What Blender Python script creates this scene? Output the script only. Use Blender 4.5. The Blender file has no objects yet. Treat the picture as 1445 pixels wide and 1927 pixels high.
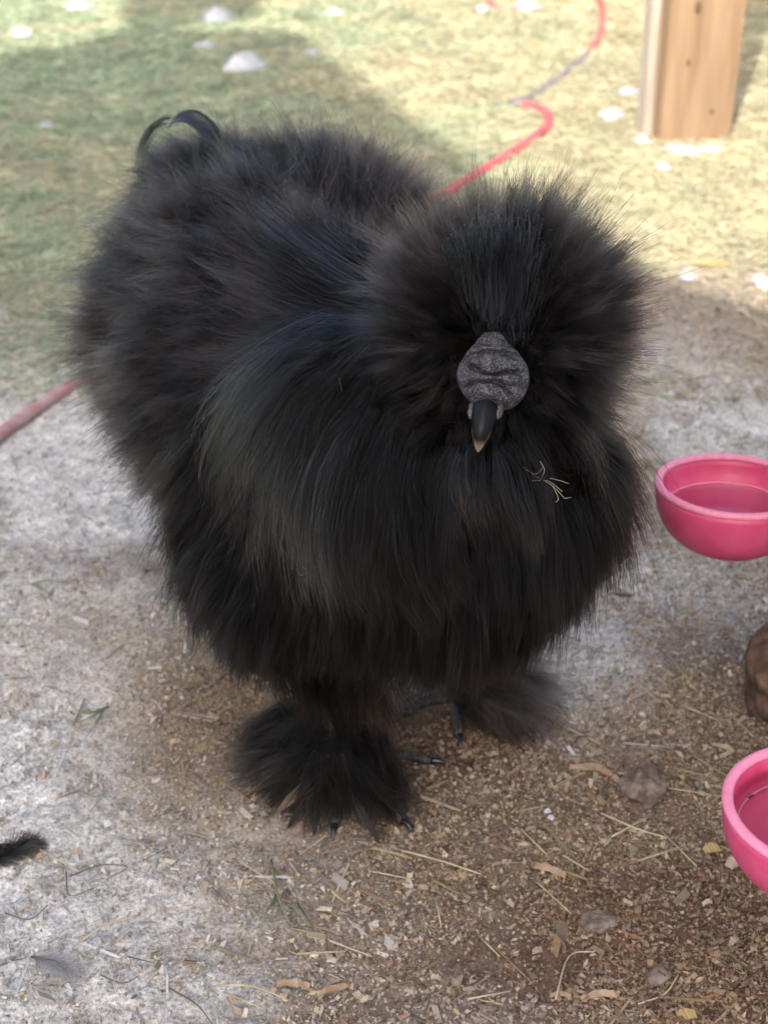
import bpy, bmesh, math, random
import numpy as np
from mathutils import Vector, Matrix

random.seed(4)
rng = np.random.default_rng(11)
SC = bpy.context.scene
COL = SC.collection

# ------------------------------------------------------------------ camera
F_PX, PITCH, CAM_H = 2800.0, math.radians(29.0), 0.62
CX, CY = 722.5, 963.5
SP, CP = math.sin(PITCH), math.cos(PITCH)
cam_data = bpy.data.cameras.new('camera')
cam = bpy.data.objects.new('camera', cam_data)
COL.objects.link(cam)
cam.location = (0, 0, CAM_H)
cam.rotation_euler = (math.radians(90) - PITCH, 0, 0)
cam_data.sensor_fit = 'VERTICAL'
cam_data.sensor_height = 24.0
cam_data.sensor_width = 18.0
cam_data.lens = 24.0 * F_PX / 1927.0
cam_data.clip_start = 0.02
cam_data.clip_end = 400
cam_data.dof.use_dof = True
cam_data.dof.focus_distance = 0.745
cam_data.dof.aperture_fstop = 7.8
SC.camera = cam

# ------------------------------------------------------------------ light
SUN_EL = math.radians(50)
sun_h = Vector((-0.28, -0.96)).normalized()
SUN = Vector((sun_h.x * math.cos(SUN_EL), sun_h.y * math.cos(SUN_EL), math.sin(SUN_EL)))
world = bpy.data.worlds.new('World')
SC.world = world
world.use_nodes = True
wn = world.node_tree.nodes
wl = world.node_tree.links
bg = wn['Background']
sky = wn.new('ShaderNodeTexSky')
sky.sky_type = 'NISHITA'
sky.sun_disc = False
sky.sun_elevation = SUN_EL
sky.sun_rotation = math.atan2(sun_h.x, sun_h.y)
sky.air_density = 0.8
sky.dust_density = 5.0
sky.ozone_density = 1.6
tint = wn.new('ShaderNodeVectorMath'); tint.operation = 'MULTIPLY'
tint.inputs[1].default_value = (1.03, 1.015, 0.955)
wl.new(sky.outputs[0], tint.inputs[0]); wl.new(tint.outputs[0], bg.inputs[0])
bg.inputs[1].default_value = 0.15
sun_d = bpy.data.lights.new('sun', 'SUN')
sun_d.energy = 3.0
sun_d.angle = math.radians(0.55)
sun_d.color = (1.0, 0.95, 0.86)
sun_o = bpy.data.objects.new('sun', sun_d)
COL.objects.link(sun_o)
sun_o.rotation_euler = SUN.to_track_quat('Z', 'Y').to_euler()
SC.view_settings.view_transform = 'Standard'
SC.view_settings.look = 'None'
SC.view_settings.gamma = 1
SC.view_settings.exposure = 1.42
SC.view_settings.use_curve_mapping = False
SC.cycles.max_bounces = 7
SC.cycles.diffuse_bounces = 3
SC.cycles.transmission_bounces = 6
SC.cycles.transparent_max_bounces = 8
SC.cycles.use_denoising = True

# ------------------------------------------------------------------ helpers
def W(px, py, z):
    """a point seen at photo pixel (px, py), z metres along the viewing axis"""
    a, b = (px - CX) / F_PX, -(py - CY) / F_PX
    return Vector((a * z, z * (CP + b * SP), CAM_H + z * (-SP + b * CP)))

def G(px, py, h=0.0):
    """the ground point seen at photo pixel (px, py)"""
    b = -(py - CY) / F_PX
    z = (CAM_H - h) / (SP - b * CP)
    v = W(px, py, z)
    return Vector((v.x, v.y, h))

def tag(o, label=None, cat=None, group=None, kind=None):
    if label: o['label'] = label
    if cat: o['category'] = cat
    if group: o['group'] = group
    if kind: o['kind'] = kind
    return o

def empty(name, loc, label, cat, group=None):
    o = bpy.data.objects.new(name, None)
    o.empty_display_size = 0.02
    o.location = loc
    COL.objects.link(o)
    return tag(o, label, cat, group)

def mesh_obj(name, verts, faces, mat, parent=None, smooth=True, world_space=True):
    me = bpy.data.meshes.new(name)
    me.from_pydata([tuple(v) for v in verts], [], [tuple(f) for f in faces])
    me.update()
    me.polygons.foreach_set('use_smooth', [smooth] * len(me.polygons))
    o = bpy.data.objects.new(name, me)
    COL.objects.link(o)
    if mat: me.materials.append(mat)
    if parent:
        o.parent = parent
        if world_space:
            o.matrix_parent_inverse = Matrix.Translation(-parent.location)
    return o

def np_mesh(name, V, Fc, mat, parent=None, smooth=False, cols=None, n=3):
    """fast mesh from numpy: V (N,3), Fc (M,n)"""
    me = bpy.data.meshes.new(name)
    me.vertices.add(len(V)); me.vertices.foreach_set('co', np.ascontiguousarray(V, dtype=np.float32).ravel())
    me.loops.add(Fc.size); me.loops.foreach_set('vertex_index', np.ascontiguousarray(Fc, dtype=np.int32).ravel())
    me.polygons.add(len(Fc))
    me.polygons.foreach_set('loop_start', np.arange(0, Fc.size, n, dtype=np.int32))
    me.polygons.foreach_set('loop_total', np.full(len(Fc), n, dtype=np.int32))
    me.update(calc_edges=True)
    me.polygons.foreach_set('use_smooth', np.full(len(Fc), smooth, dtype=bool))
    if cols is not None:
        at = me.color_attributes.new('Col', 'FLOAT_COLOR', 'POINT')
        c4 = np.ones((len(V), 4), dtype=np.float32); c4[:, :3] = cols
        at.data.foreach_set('color', c4.ravel())
    me.validate()
    o = bpy.data.objects.new(name, me)
    COL.objects.link(o)
    me.materials.append(mat)
    if parent:
        o.parent = parent
        o.matrix_parent_inverse = Matrix.Translation(-parent.location)
    return o

def _hash(ix, iy, iz, seed):
    h = (ix * 374761393 + iy * 668265263 + iz * 2147483647 + seed * 974634777) & 0xffffffff
    h = ((h ^ (h >> 13)) * 1274126177) & 0xffffffff
    return ((h ^ (h >> 16)) & 0xffff) / 65535.0

def vnoise(P, freq, seed=0):
    """value noise in [-1, 1] of points (N,3)"""
    Q = np.asarray(P, dtype=np.float64) * freq
    I = np.floor(Q).astype(np.int64); f = Q - I
    f = f * f * (3 - 2 * f)
    out = 0
    for dx in (0, 1):
        for dy in (0, 1):
            for dz in (0, 1):
                w = (f[:, 0] if dx else 1 - f[:, 0]) * (f[:, 1] if dy else 1 - f[:, 1]) * (f[:, 2] if dz else 1 - f[:, 2])
                out = out + w * _hash(I[:, 0] + dx, I[:, 1] + dy, I[:, 2] + dz, seed)
    return out * 2 - 1

def fbm(P, freq, oct=4, seed=0, gain=0.5):
    s, a, tot = 0, 1, 0
    for k in range(oct):
        s = s + a * vnoise(P, freq * 2 ** k, seed + k * 17); tot += a; a *= gain
    return s / tot

def norm(v):
    return v / np.maximum(np.linalg.norm(v, axis=-1, keepdims=True), 1e-9)

def tube(name, pts, radii, mat, parent=None, sides=10, caps=True):
    pts = [Vector(p) for p in pts]
    if not hasattr(radii, '__len__'): radii = [radii] * len(pts)
    V, Fc = [], []
    up = Vector((0, 0, 1))
    t0 = (pts[1] - pts[0]).normalized()
    side = t0.cross(up)
    if side.length < 1e-3: side = t0.cross(Vector((1, 0, 0)))
    side.normalize()
    for i, p in enumerate(pts):
        t = (pts[min(i + 1, len(pts) - 1)] - pts[max(i - 1, 0)]).normalized()
        side = (side - t * side.dot(t)).normalized()
        b = t.cross(side)
        for k in range(sides):
            a = 2 * math.pi * k / sides
            V.append(p + (side * math.cos(a) + b * math.sin(a)) * radii[i])
    for i in range(len(pts) - 1):
        for k in range(sides):
            k2 = (k + 1) % sides
            Fc.append((i * sides + k, i * sides + k2, (i + 1) * sides + k2, (i + 1) * sides + k))
    if caps:
        Fc.append(tuple(range(sides))[::-1]); Fc.append(tuple((len(pts) - 1) * sides + k for k in range(sides)))
    return mesh_obj(name, V, Fc, mat, parent)

def spline(pts, n=12):
    """Catmull-Rom through pts"""
    P = [Vector(p) for p in pts]; P = [P[0] * 2 - P[1]] + P + [P[-1] * 2 - P[-2]]
    out = []
    for i in range(1, len(P) - 2):
        for k in range(n):
            t = k / n
            a, b, c, d = P[i - 1], P[i], P[i + 1], P[i + 2]
            out.append(0.5 * ((2 * b) + (c - a) * t + (2 * a - 5 * b + 4 * c - d) * t * t + (3 * b - a - 3 * c + d) * t ** 3))
    out.append(P[-2])
    return out

# ------------------------------------------------------------------ materials
def material(name, base=(0.5, 0.5, 0.5), rough=0.7, spec=0.4):
    m = bpy.data.materials.new(name)
    m.use_nodes = True
    b = m.node_tree.nodes['Principled BSDF']
    b.inputs['Base Color'].default_value = (*base, 1)
    b.inputs['Roughness'].default_value = rough
    b.inputs['Specular IOR Level'].default_value = spec
    return m, m.node_tree.nodes, m.node_tree.links, b

def node(ns, t, **kw):
    n = ns.new(t)
    for k, v in kw.items(): setattr(n, k, v)
    return n

def noise_mix(m, scale, c1, c2, lo=0.35, hi=0.65, detail=6, vec=None, stretch=None, into='Base Color', bump=0.0, bump_dist=0.001):
    ns, ls = m.node_tree.nodes, m.node_tree.links
    b = ns['Principled BSDF']
    tc = node(ns, 'ShaderNodeTexCoord')
    src = tc.outputs['Object']
    if stretch:
        mp = node(ns, 'ShaderNodeMapping'); mp.inputs['Scale'].default_value = stretch
        ls.new(src, mp.inputs[0]); src = mp.outputs[0]
    nz = node(ns, 'ShaderNodeTexNoise'); nz.inputs['Scale'].default_value = scale; nz.inputs['Detail'].default_value = detail
    ls.new(src, nz.inputs['Vector'])
    cr = node(ns, 'ShaderNodeValToRGB')
    cr.color_ramp.elements[0].position = lo; cr.color_ramp.elements[1].position = hi
    cr.color_ramp.elements[0].color = (*c1, 1); cr.color_ramp.elements[1].color = (*c2, 1)
    ls.new(nz.outputs['Fac'], cr.inputs[0])
    ls.new(cr.outputs[0], b.inputs[into])
    if bump:
        bp = node(ns, 'ShaderNodeBump'); bp.inputs['Strength'].default_value = bump; bp.inputs['Distance'].default_value = bump_dist
        ls.new(nz.outputs['Fac'], bp.inputs['Height']); ls.new(bp.outputs[0], b.inputs['Normal'])
    return nz, cr

# vertex-coloured matter (ground, litter): colour attribute times fine noise
def attr_material(name, rough=0.9, fine=900, amount=0.5, bump=0.4, bump_dist=0.0006, spec=0.25):
    m, ns, ls, b = material(name, rough=rough, spec=spec)
    at = node(ns, 'ShaderNodeAttribute', attribute_name='Col')
    tc = node(ns, 'ShaderNodeTexCoord')
    nz = node(ns, 'ShaderNodeTexNoise'); nz.inputs['Scale'].default_value = fine; nz.inputs['Detail'].default_value = 4
    nz.inputs['Roughness'].default_value = 0.65
    ls.new(tc.outputs['Object'], nz.inputs['Vector'])
    mr = node(ns, 'ShaderNodeMapRange')
    mr.inputs['From Min'].default_value = 0.3; mr.inputs['From Max'].default_value = 0.7
    mr.inputs['To Min'].default_value = 1 - amount; mr.inputs['To Max'].default_value = 1 + amount
    ls.new(nz.outputs['Fac'], mr.inputs['Value'])
    mx = node(ns, 'ShaderNodeVectorMath', operation='SCALE')
    ls.new(at.outputs['Color'], mx.inputs[0]); ls.new(mr.outputs[0], mx.inputs['Scale'])
    ls.new(mx.outputs[0], b.inputs['Base Color'])
    bp = node(ns, 'ShaderNodeBump'); bp.inputs['Strength'].default_value = bump; bp.inputs['Distance'].default_value = bump_dist
    ls.new(nz.outputs['Fac'], bp.inputs['Height']); ls.new(bp.outputs[0], b.inputs['Normal'])
    return m

M_ground = attr_material('soil_and_dust', fine=420, amount=0.55, bump=0.9, bump_dist=0.0016)
M_litter = attr_material('wood_litter', rough=0.85, fine=700, amount=0.25, bump=0.2, bump_dist=0.0003)

# ------------------------------------------------------------------ ground
def axis(lo, hi, flo, fhi, step, grow, far):
    core = list(np.arange(flo, fhi, step))
    a, s = [], step
    x = core[-1]
    while x < hi:
        s *= grow; s = min(s, far); x += s; a.append(x)
        if x > fhi + 6: s *= 1.4; far = 30
    c, s, x = [], step, core[0]
    f2 = far if far < 5 else 0.2
    while x > lo:
        s *= grow; x -= s; c.append(x)
    return np.array(c[::-1] + core + a)

gx = axis(-150, 150, -0.34, 0.36, 0.0026, 1.035, 1e9)
gy = axis(-20, 300, 0.50, 1.25, 0.0026, 1.02, 1e9)
X, Y = np.meshgrid(gx, gy)
P = np.stack([X.ravel(), Y.ravel(), np.zeros(X.size)], 1)

def blob(P, c, rx, ry, soft=0.5):
    d = np.sqrt(((P[:, 0] - c[0]) / rx) ** 2 + ((P[:, 1] - c[1]) / ry) ** 2)
    return 1 / (1 + np.exp((d - 1) / (0.25 * soft)))

def grass_mask(P):
    # grass begins behind the bird: boundary line from left (0,640) to right (1445,500) of the photo
    a, b = G(0, 560), G(1445, 505)
    yb = a.y + (P[:, 0] - a.x) / (b.x - a.x) * (b.y - a.y)
    n = fbm(P, 3.0, 4, 5) * 0.30
    return 1 / (1 + np.exp(-(P[:, 1] - yb + n) / 0.09))

WHITE = [((110, 860), .20, .24, 1.0), ((150, 1150), .12, .10, .6), ((60, 1010), .14, .10, .8), ((60, 1480), .12, .13, .95), ((180, 1250), .10, .09, .45), ((150, 1720), .10, .10, .75), ((40, 1600), .08, .10, .6), ((330, 1860), .06, .035, .7),
         ((1290, 720), .10, .12, .75), ((1390, 800), .09, .10, .85), ((1230, 1090), .09, .10, .5), ((1110, 1240), .045, .06, .95), ((960, 1910), .04, .02, .5), ((330, 1450), .05, .05, .5)]
BROWN = [((400, 1370), .05, .085, .8), ((950, 1600), .14, .10, .55), ((1290, 1560), .12, .10, .6), ((1330, 1750), .12, .08, 1.0), ((1200, 1850), .13, .06, .95), ((1360, 600), .2, .16, .35), ((700, 1580), .09, .06, .45), ((780, 1400), .09, .06, .85),
         ((200, 1060), .15, .03, .4), ((1400, 1400), .08, .1, .6), ((900, 1450), .08, .05, .6), ((640, 1360), .08, .06, .8)]

def ground_colour(P):
    n1 = fbm(P, 9, 4, 2); n2 = fbm(P, 45, 4, 3); n3 = fbm(P, 160, 3, 9)
    base = np.array([0.235, 0.195, 0.150])
    c = np.tile(base, (len(P), 1)) * (1.05 + 0.25 * n1[:, None] + 0.5 * n2[:, None])
    w = np.zeros(len(P))
    for (px, s, t, k) in WHITE:
        g = G(*px); w = np.maximum(w, k * blob(P, g, s, t, 1.1))
    w = np.clip(w + 0.35 * n1 * (w > 0.02) + 0.45 * n2 * w, 0, 1)
    # powder settles in patches
    w = np.clip(w * (1.05 + 0.7 * n3), 0, 0.97)
    c = c * (1 - w[:, None]) + (np.array([0.60, 0.585, 0.56]) * (1 + 0.28 * n2 + 0.12 * n3)[:, None]) * w[:, None]
    b = np.zeros(len(P))
    for (px, s, t, k) in BROWN:
        g = G(*px); b = np.maximum(b, k * blob(P, g, s, t, 1.1))
    b = np.clip(b * (1 + 0.6 * n1 + 0.3 * n2), 0, 1)
    br = np.array([0.115, 0.070, 0.048])
    c = c * (1 - b[:, None]) + br * b[:, None]
    tn = 0.8 * np.maximum(blob(P, G(400, 1330), .06, .12, 1.2), 0.6 * blob(P, G(250, 1180), .07, .04, 1.2))
    tn = np.clip(tn * (1 + 0.8 * n2), 0, 1)
    c = c * (1 - tn[:, None]) + np.array([0.27, 0.21, 0.125]) * tn[:, None]
    spk = np.clip((n3 - 0.18) * 4, 0, 1) * np.clip(0.5 + n2, 0, 1)      # dark crumbly specks
    c = c * (1 - 0.5 * spk[:, None])
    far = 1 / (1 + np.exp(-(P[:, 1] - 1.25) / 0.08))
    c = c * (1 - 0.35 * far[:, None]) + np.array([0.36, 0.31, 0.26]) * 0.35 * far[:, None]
    g = grass_mask(P)
    mixg = np.clip(0.5 + 0.9 * fbm(P, 2.2, 4, 21) - 0.9 * P[:, 0] , 0, 1)
    gc = np.array([0.30, 0.255, 0.15])[None] * (1 - mixg[:, None]) + np.array([0.22, 0.27, 0.15])[None] * mixg[:, None]
    gc = gc * (1 + 0.35 * fbm(P, 12, 4, 8)[:, None])
    c = c * (1 - g[:, None]) + gc * g[:, None]
    return np.clip(c, 0.01, 0.8), g, w, b

cols, gm, wm, bm_ = ground_colour(P)
near = np.exp(-np.maximum(P[:, 1] - 1.6, 0) / 1.5)
def ground_height(P):
    near = np.exp(-np.maximum(P[:, 1] - 1.6, 0) / 1.5)
    return (0.004 * fbm(P, 7, 3, 31) + 0.0030 * fbm(P, 38, 3, 41) + 0.0016 * fbm(P, 170, 2, 51) + 0.0028 * np.clip(fbm(P, 75, 3, 66) - 0.12, 0, 1)) * near
zz = ground_height(P)
P[:, 2] = zz
nx_, ny_ = len(gx), len(gy)
idx = np.arange(nx_ * ny_).reshape(ny_, nx_)
quads = np.stack([idx[:-1, :-1], idx[:-1, 1:], idx[1:, 1:], idx[1:, :-1]], -1).reshape(-1, 4)
ground = np_mesh('ground', P, quads, M_ground, smooth=True, cols=cols, n=4)
tag(ground, 'dusty brown and pale dirt running back into short dry grass', kind='structure')
print('ground verts', len(P))

# ------------------------------------------------------------------ litter pieces, one mesh per kind
def scatter_area(n, dens):
    """points on the ground inside the view with probability dens(P)"""
    out = []
    tot = 0
    while tot < n:
        px = rng.uniform(-120, 1600, n); py = rng.uniform(520, 2100, n)
        b = -(py - CY) / F_PX
        z = CAM_H / (SP - b * CP)
        x = (px - CX) / F_PX * z; y = z * (CP + b * SP)
        Q = np.stack([x, y, np.zeros(n)], 1)
        keep = rng.random(n) < dens(Q) * np.clip((z / 1.25) ** 2.2, 0, 1)
        out.append(Q[keep]); tot += keep.sum()
    return np.concatenate(out)[:n]

def rand_rot(n, flat):
    """random rotation matrices; flat in 0..1 keeps pieces lying down"""
    yaw = rng.uniform(0, 2 * np.pi, n)
    tilt = rng.normal(0, 1, n) * (1 - flat) * 1.2
    roll = rng.normal(0, 1, n) * (1 - flat) * 1.2
    cy, sy, ct, st, cr, sr = np.cos(yaw), np.sin(yaw), np.cos(tilt), np.sin(tilt), np.cos(roll), np.sin(roll)
    Rz = np.zeros((n, 3, 3)); Rz[:, 0, 0] = cy; Rz[:, 0, 1] = -sy; Rz[:, 1, 0] = sy; Rz[:, 1, 1] = cy; Rz[:, 2, 2] = 1
    Ry = np.zeros((n, 3, 3)); Ry[:, 0, 0] = ct; Ry[:, 0, 2] = st; Ry[:, 2, 0] = -st; Ry[:, 2, 2] = ct; Ry[:, 1, 1] = 1
    Rx = np.zeros((n, 3, 3)); Rx[:, 0, 0] = 1; Rx[:, 1, 1] = cr; Rx[:, 1, 2] = -sr; Rx[:, 2, 1] = sr; Rx[:, 2, 2] = cr
    return Rz @ Ry @ Rx

PAL_CRUMB = np.array([[.44, .36, .25], [.34, .27, .18], [.22, .16, .11], [.52, .44, .33], [.14, .10, .075], [.38, .34, .27], [.60, .53, .42], [.30, .19, .13], [.29, .27, .22], [.42, .37, .30]])
PAL_DUST = np.array([[.50, .49, .48], [.40, .38, .36], [.30, .27, .24], [.56, .55, .56], [.22, .20, .18], [.36, .32, .27]])
OCT_V = np.array([[1, 0, 0], [-1, 0, 0], [0, 1, 0], [0, -1, 0], [0, 0, 1], [0, 0, -1]], float)
OCT_F = np.array([[0, 2, 4], [2, 1, 4], [1, 3, 4], [3, 0, 4], [2, 0, 5], [1, 2, 5], [3, 1, 5], [0, 3, 5]])
BOX_V = np.array([[x, y, z] for x in (-1, 1) for y in (-1, 1) for z in (-1, 1)], float)
BOX_F = np.array([[0, 1, 3], [0, 3, 2], [4, 6, 7], [4, 7, 5], [0, 4, 5], [0, 5, 1], [2, 3, 7], [2, 7, 6], [0, 2, 6], [0, 6, 4], [1, 5, 7], [1, 7, 3]])

def scatter(name, n, dens, size, flat, shape, label, pal=PAL_CRUMB, lift=0.3, blend=0.5):
    Q = scatter_area(n, dens)
    gc, g, w, b = ground_colour(Q)
    Q[:, 2] = ground_height(Q)
    bv, bf = shape
    V = np.repeat(bv[None], n, 0) * (1 + rng.normal(0, 0.22, (n, len(bv), 3)))
    S = size(n)
    V = V * S[:, None, :]
    R = rand_rot(n, flat)
    V = np.einsum('nij,nkj->nki', R, V)
    V = V + Q[:, None, :]
    V[:, :, 2] += (S[:, 2] * lift)[:, None]
    c = pal[rng.integers(0, len(pal), n)] * rng.uniform(0.75, 1.2, (n, 1))
    cd = PAL_DUST[rng.integers(0, len(PAL_DUST), n)] * rng.uniform(0.8, 1.1, (n, 1))
    isd = (rng.random(n) < w * 1.1)[:, None]
    c = np.where(isd, cd, c)
    k = blend * rng.random((n, 1)) * 1.3
    c = c * (1 - np.clip(k, 0, 1)) + gc * np.clip(k, 0, 1)
    c = c * (1 - np.array([0.34, 0.44, 0.50])[None] * b[:, None])
    Fc = (bf[None] + (np.arange(n) * len(bv))[:, None, None]).reshape(-1, 3)
    o = np_mesh(name, V.reshape(-1, 3), Fc, M_litter, cols=np.repeat(c, len(bv), 0))
    tag(o, label, kind='stuff')
    return o

def dirt_density(Q):
    _, g, w, b = ground_colour(Q)
    right = np.clip(0.38 + 1.6 * (Q[:, 0] + 0.10), 0.25, 1)
    return np.clip((1 - g) * right * (1 - 0.55 * w) * (0.75 + 0.7 * vnoise(Q, 30, 77)), 0.02, 1)

def sz(a, b, ex=1.0, ez=1.0, ln=0.35):
    def f(n):
        s = np.exp(rng.normal(math.log(a), ln, n))
        s = np.clip(s, a * 0.4, b)
        return np.stack([s * ex * rng.uniform(0.8, 1.5, n), s * rng.uniform(0.6, 1.0, n), s * ez * rng.uniform(0.6, 1.0, n)], 1)
    return f

scatter('dirt_crumbs', 140000, dirt_density, sz(0.00088, 0.0030, 1.15, 0.85, 0.42), 0.5, (OCT_V, OCT_F), 'loose crumbs of soil and feed covering the dirt', blend=0.25, lift=0.6)
scatter('wood_shavings', 13000, dirt_density, sz(0.0008, 0.0030, 1.9, 0.3, 0.4), 0.62, (BOX_V, BOX_F), 'small tan wood shavings strewn over the dirt', lift=2.5, blend=0.35)
PAL_STRAW = np.array([[.42, .35, .22], [.34, .28, .18], [.48, .41, .28], [.24, .24, .13], [.30, .22, .14], [.20, .17, .13]])
scatter('straw_bits', 2600, lambda Q: np.clip(dirt_density(Q) + 0.15, 0, 1), sz(0.00030, 0.0008, 14.0, 0.8, 0.5), 0.93, (BOX_V, BOX_F), 'short broken straw bits mixed in the dirt', pal=PAL_STRAW, lift=3.0, blend=0.2)

# ------------------------------------------------------------------ hair-like strands
def curves_obj(name, pts, radii, mat, parent=None, colour=None):
    """pts (N, M, 3) world space; radii (N, M)"""
    N, M, _ = pts.shape
    cu = bpy.data.hair_curves.new(name)
    cu.add_curves([M] * N)
    cu.attributes['position'].data.foreach_set('vector', np.ascontiguousarray(pts, dtype=np.float32).ravel())
    ra = cu.attributes.get('radius') or cu.attributes.new('radius', 'FLOAT', 'POINT')
    ra.data.foreach_set('value', np.ascontiguousarray(radii, dtype=np.float32).ravel())
    if colour is not None:
        ca = cu.attributes.new('Col', 'FLOAT_COLOR', 'CURVE')
        c4 = np.ones((N, 4), dtype=np.float32); c4[:, :3] = colour
        ca.data.foreach_set('color', c4.ravel())
    cu.materials.append(mat)
    o = bpy.data.objects.new(name, cu)
    COL.objects.link(o)
    if parent:
        o.parent = parent
        o.matrix_parent_inverse = Matrix.Translation(-parent.location)
    return o

# ------------------------------------------------------------------ grass
M_grass, ns, ls, b = material('dry_grass', rough=0.6, spec=0.3)
at = node(ns, 'ShaderNodeAttribute', attribute_name='Col'); ls.new(at.outputs['Color'], b.inputs['Base Color'])
b.inputs['Subsurface Weight'].default_value = 0.0

def make_grass(n):
    out = []; tot = 0
    while tot < n:
        px = rng.uniform(-150, 1600, n); py = rng.uniform(-160, 760, n) ** 1.0
        bb = -(py - CY) / F_PX
        z = CAM_H / (SP - bb * CP)
        x = (px - CX) / F_PX * z; y = z * (CP + bb * SP)
        Q = np.stack([x, y, np.zeros(n)], 1)
        g = grass_mask(Q)
        keep = rng.random(n) < g * np.clip(0.65 + 0.6 * vnoise(Q, 9, 4), 0.1, 1)
        out.append(Q[keep]); tot += keep.sum()
    Q = np.concatenate(out)[:n]
    Q[:, 2] = ground_height(Q)
    dist = Q[:, 1]
    L = rng.uniform(0.012, 0.034, n) * np.clip(dist / 2.0, 0.8, 1.5)
    yaw = rng.uniform(0, 2 * np.pi, n) + 1.2 * vnoise(Q, 6, 12)
    h = np.stack([np.cos(yaw), np.sin(yaw), np.zeros(n)], 1)
    rise = np.abs(rng.normal(0, 0.28, n)) + 0.08
    M = 4
    pts = np.zeros((n, M, 3))
    p = Q.copy()
    p[:, 2] += 0.001
    side = np.stack([-h[:, 1], h[:, 0], np.zeros(n)], 1) * rng.normal(0, 0.35, (n, 1))
    for k in range(M):
        pts[:, k] = p
        t = k / (M - 1)
        d = h + side * t + np.array([0, 0, 1]) * (rise * (1 - 1.9 * t))[:, None]
        p = p + norm(d) * (L / (M - 1))[:, None]
    pts[:, :, 2] = np.maximum(pts[:, :, 2], Q[:, 2:3] + 0.001)
    prof = np.array([1, 1, 0.8, 0.15])
    r = (rng.uniform(0.0005, 0.0011, n) * np.clip(dist / 2.0, 0.8, 1.6))[:, None] * prof
    green = np.clip(0.38 + 0.9 * fbm(Q, 2.2, 3, 21) - 0.95 * Q[:, 0] + 0.5 * vnoise(Q, 14, 33) + 0.35 * rng.normal(0, 1, n), 0, 1)[:, None]
    straw = np.array([[.39, .345, .21], [.46, .415, .28], [.29, .255, .155]])[rng.integers(0, 3, n)]
    gr = np.array([[.19, .25, .15], [.27, .32, .20], [.34, .375, .25]])[rng.integers(0, 3, n)]
    c = straw * (1 - green) + gr * green
    c = c * rng.uniform(0.7, 1.2, (n, 1)) * (1 + 0.28 * fbm(Q, 18, 2, 44))[:, None]
    o = curves_obj('grass', pts, r, M_grass, colour=c)
    tag(o, 'short matted dry grass, yellow and green, behind the bird', kind='stuff')
make_grass(150000)

# ------------------------------------------------------------------ hen: body mesh
def blob_mesh(name, blobs, voxel, smooth_it, mat, parent):
    bm = bmesh.new()
    for (c, r) in blobs:
        r = r if hasattr(r, '__len__') else (r, r, r)
        bmesh.ops.create_icosphere(bm, subdivisions=3, radius=1.0, matrix=Matrix.Translation(c) @ Matrix.Diagonal((*r, 1)))
    me = bpy.data.meshes.new(name + '_source')
    bm.to_mesh(me); bm.free()
    tmp = bpy.data.objects.new(name + '_source', me); COL.objects.link(tmp)
    m = tmp.modifiers.new('r', 'REMESH'); m.mode = 'VOXEL'; m.voxel_size = voxel
    s = tmp.modifiers.new('s', 'SMOOTH'); s.factor = 0.6; s.iterations = smooth_it
    dg = bpy.context.evaluated_depsgraph_get()
    ev = tmp.evaluated_get(dg)
    out = bpy.data.meshes.new_from_object(ev)
    out.name = name
    bpy.data.objects.remove(tmp); bpy.data.meshes.remove(me)
    out.materials.clear(); out.materials.append(mat)
    out.polygons.foreach_set('use_smooth', [True] * len(out.polygons))
    o = bpy.data.objects.new(name, out); COL.objects.link(o)
    if parent:
        o.parent = parent; o.matrix_parent_inverse = Matrix.Translation(-parent.location)
    return o

foot_l, foot_r = G(655, 1455), G(905, 1345)
HEN = empty('silkie_hen', Vector(((foot_l.x + foot_r.x) / 2, (foot_l.y + foot_r.y) / 2, 0)), 'fluffy black silkie chicken with a round crest, standing on the dirt and facing the camera', 'chicken')

M_skin, ns, ls, b = material('black_underdown', (0.012, 0.011, 0.011), 0.95, 0.1)

HEAD = W(948, 603, 0.785)
blobs = [
    (HEAD, (0.050, 0.046, 0.046)),
    (W(945, 640, 0.780), 0.047),
    (W(885, 780, 0.810), 0.040),
    (W(845, 850, 0.820), 0.064),
    (W(985, 905, 0.815), 0.045),
    (W(845, 950, 0.825), (0.080, 0.078, 0.078)),
    (W(720, 900, 0.865), (0.088, 0.085, 0.085)),
    (W(800, 1030, 0.845), (0.078, 0.068, 0.055)),
    (W(615, 870, 0.92), (0.086, 0.090, 0.090)),
    (W(605, 1020, 0.90), (0.076, 0.072, 0.070)),
    (W(540, 700, 0.97), (0.100, 0.095, 0.092)),
    (W(490, 580, 1.03), (0.094, 0.088, 0.086)),
    (W(590, 520, 1.06), (0.088, 0.085, 0.085)),
    (W(400, 405, 1.075), (0.048, 0.048, 0.046)),
    (W(388, 620, 1.05), (0.070, 0.070, 0.076)),
    (W(680, 1115, 0.88), (0.055, 0.055, 0.026)),
    (W(560, 1115, 0.91), (0.048, 0.05, 0.033)),
]
body = blob_mesh('body', blobs, 0.006, 14, M_skin, HEN)

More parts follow.
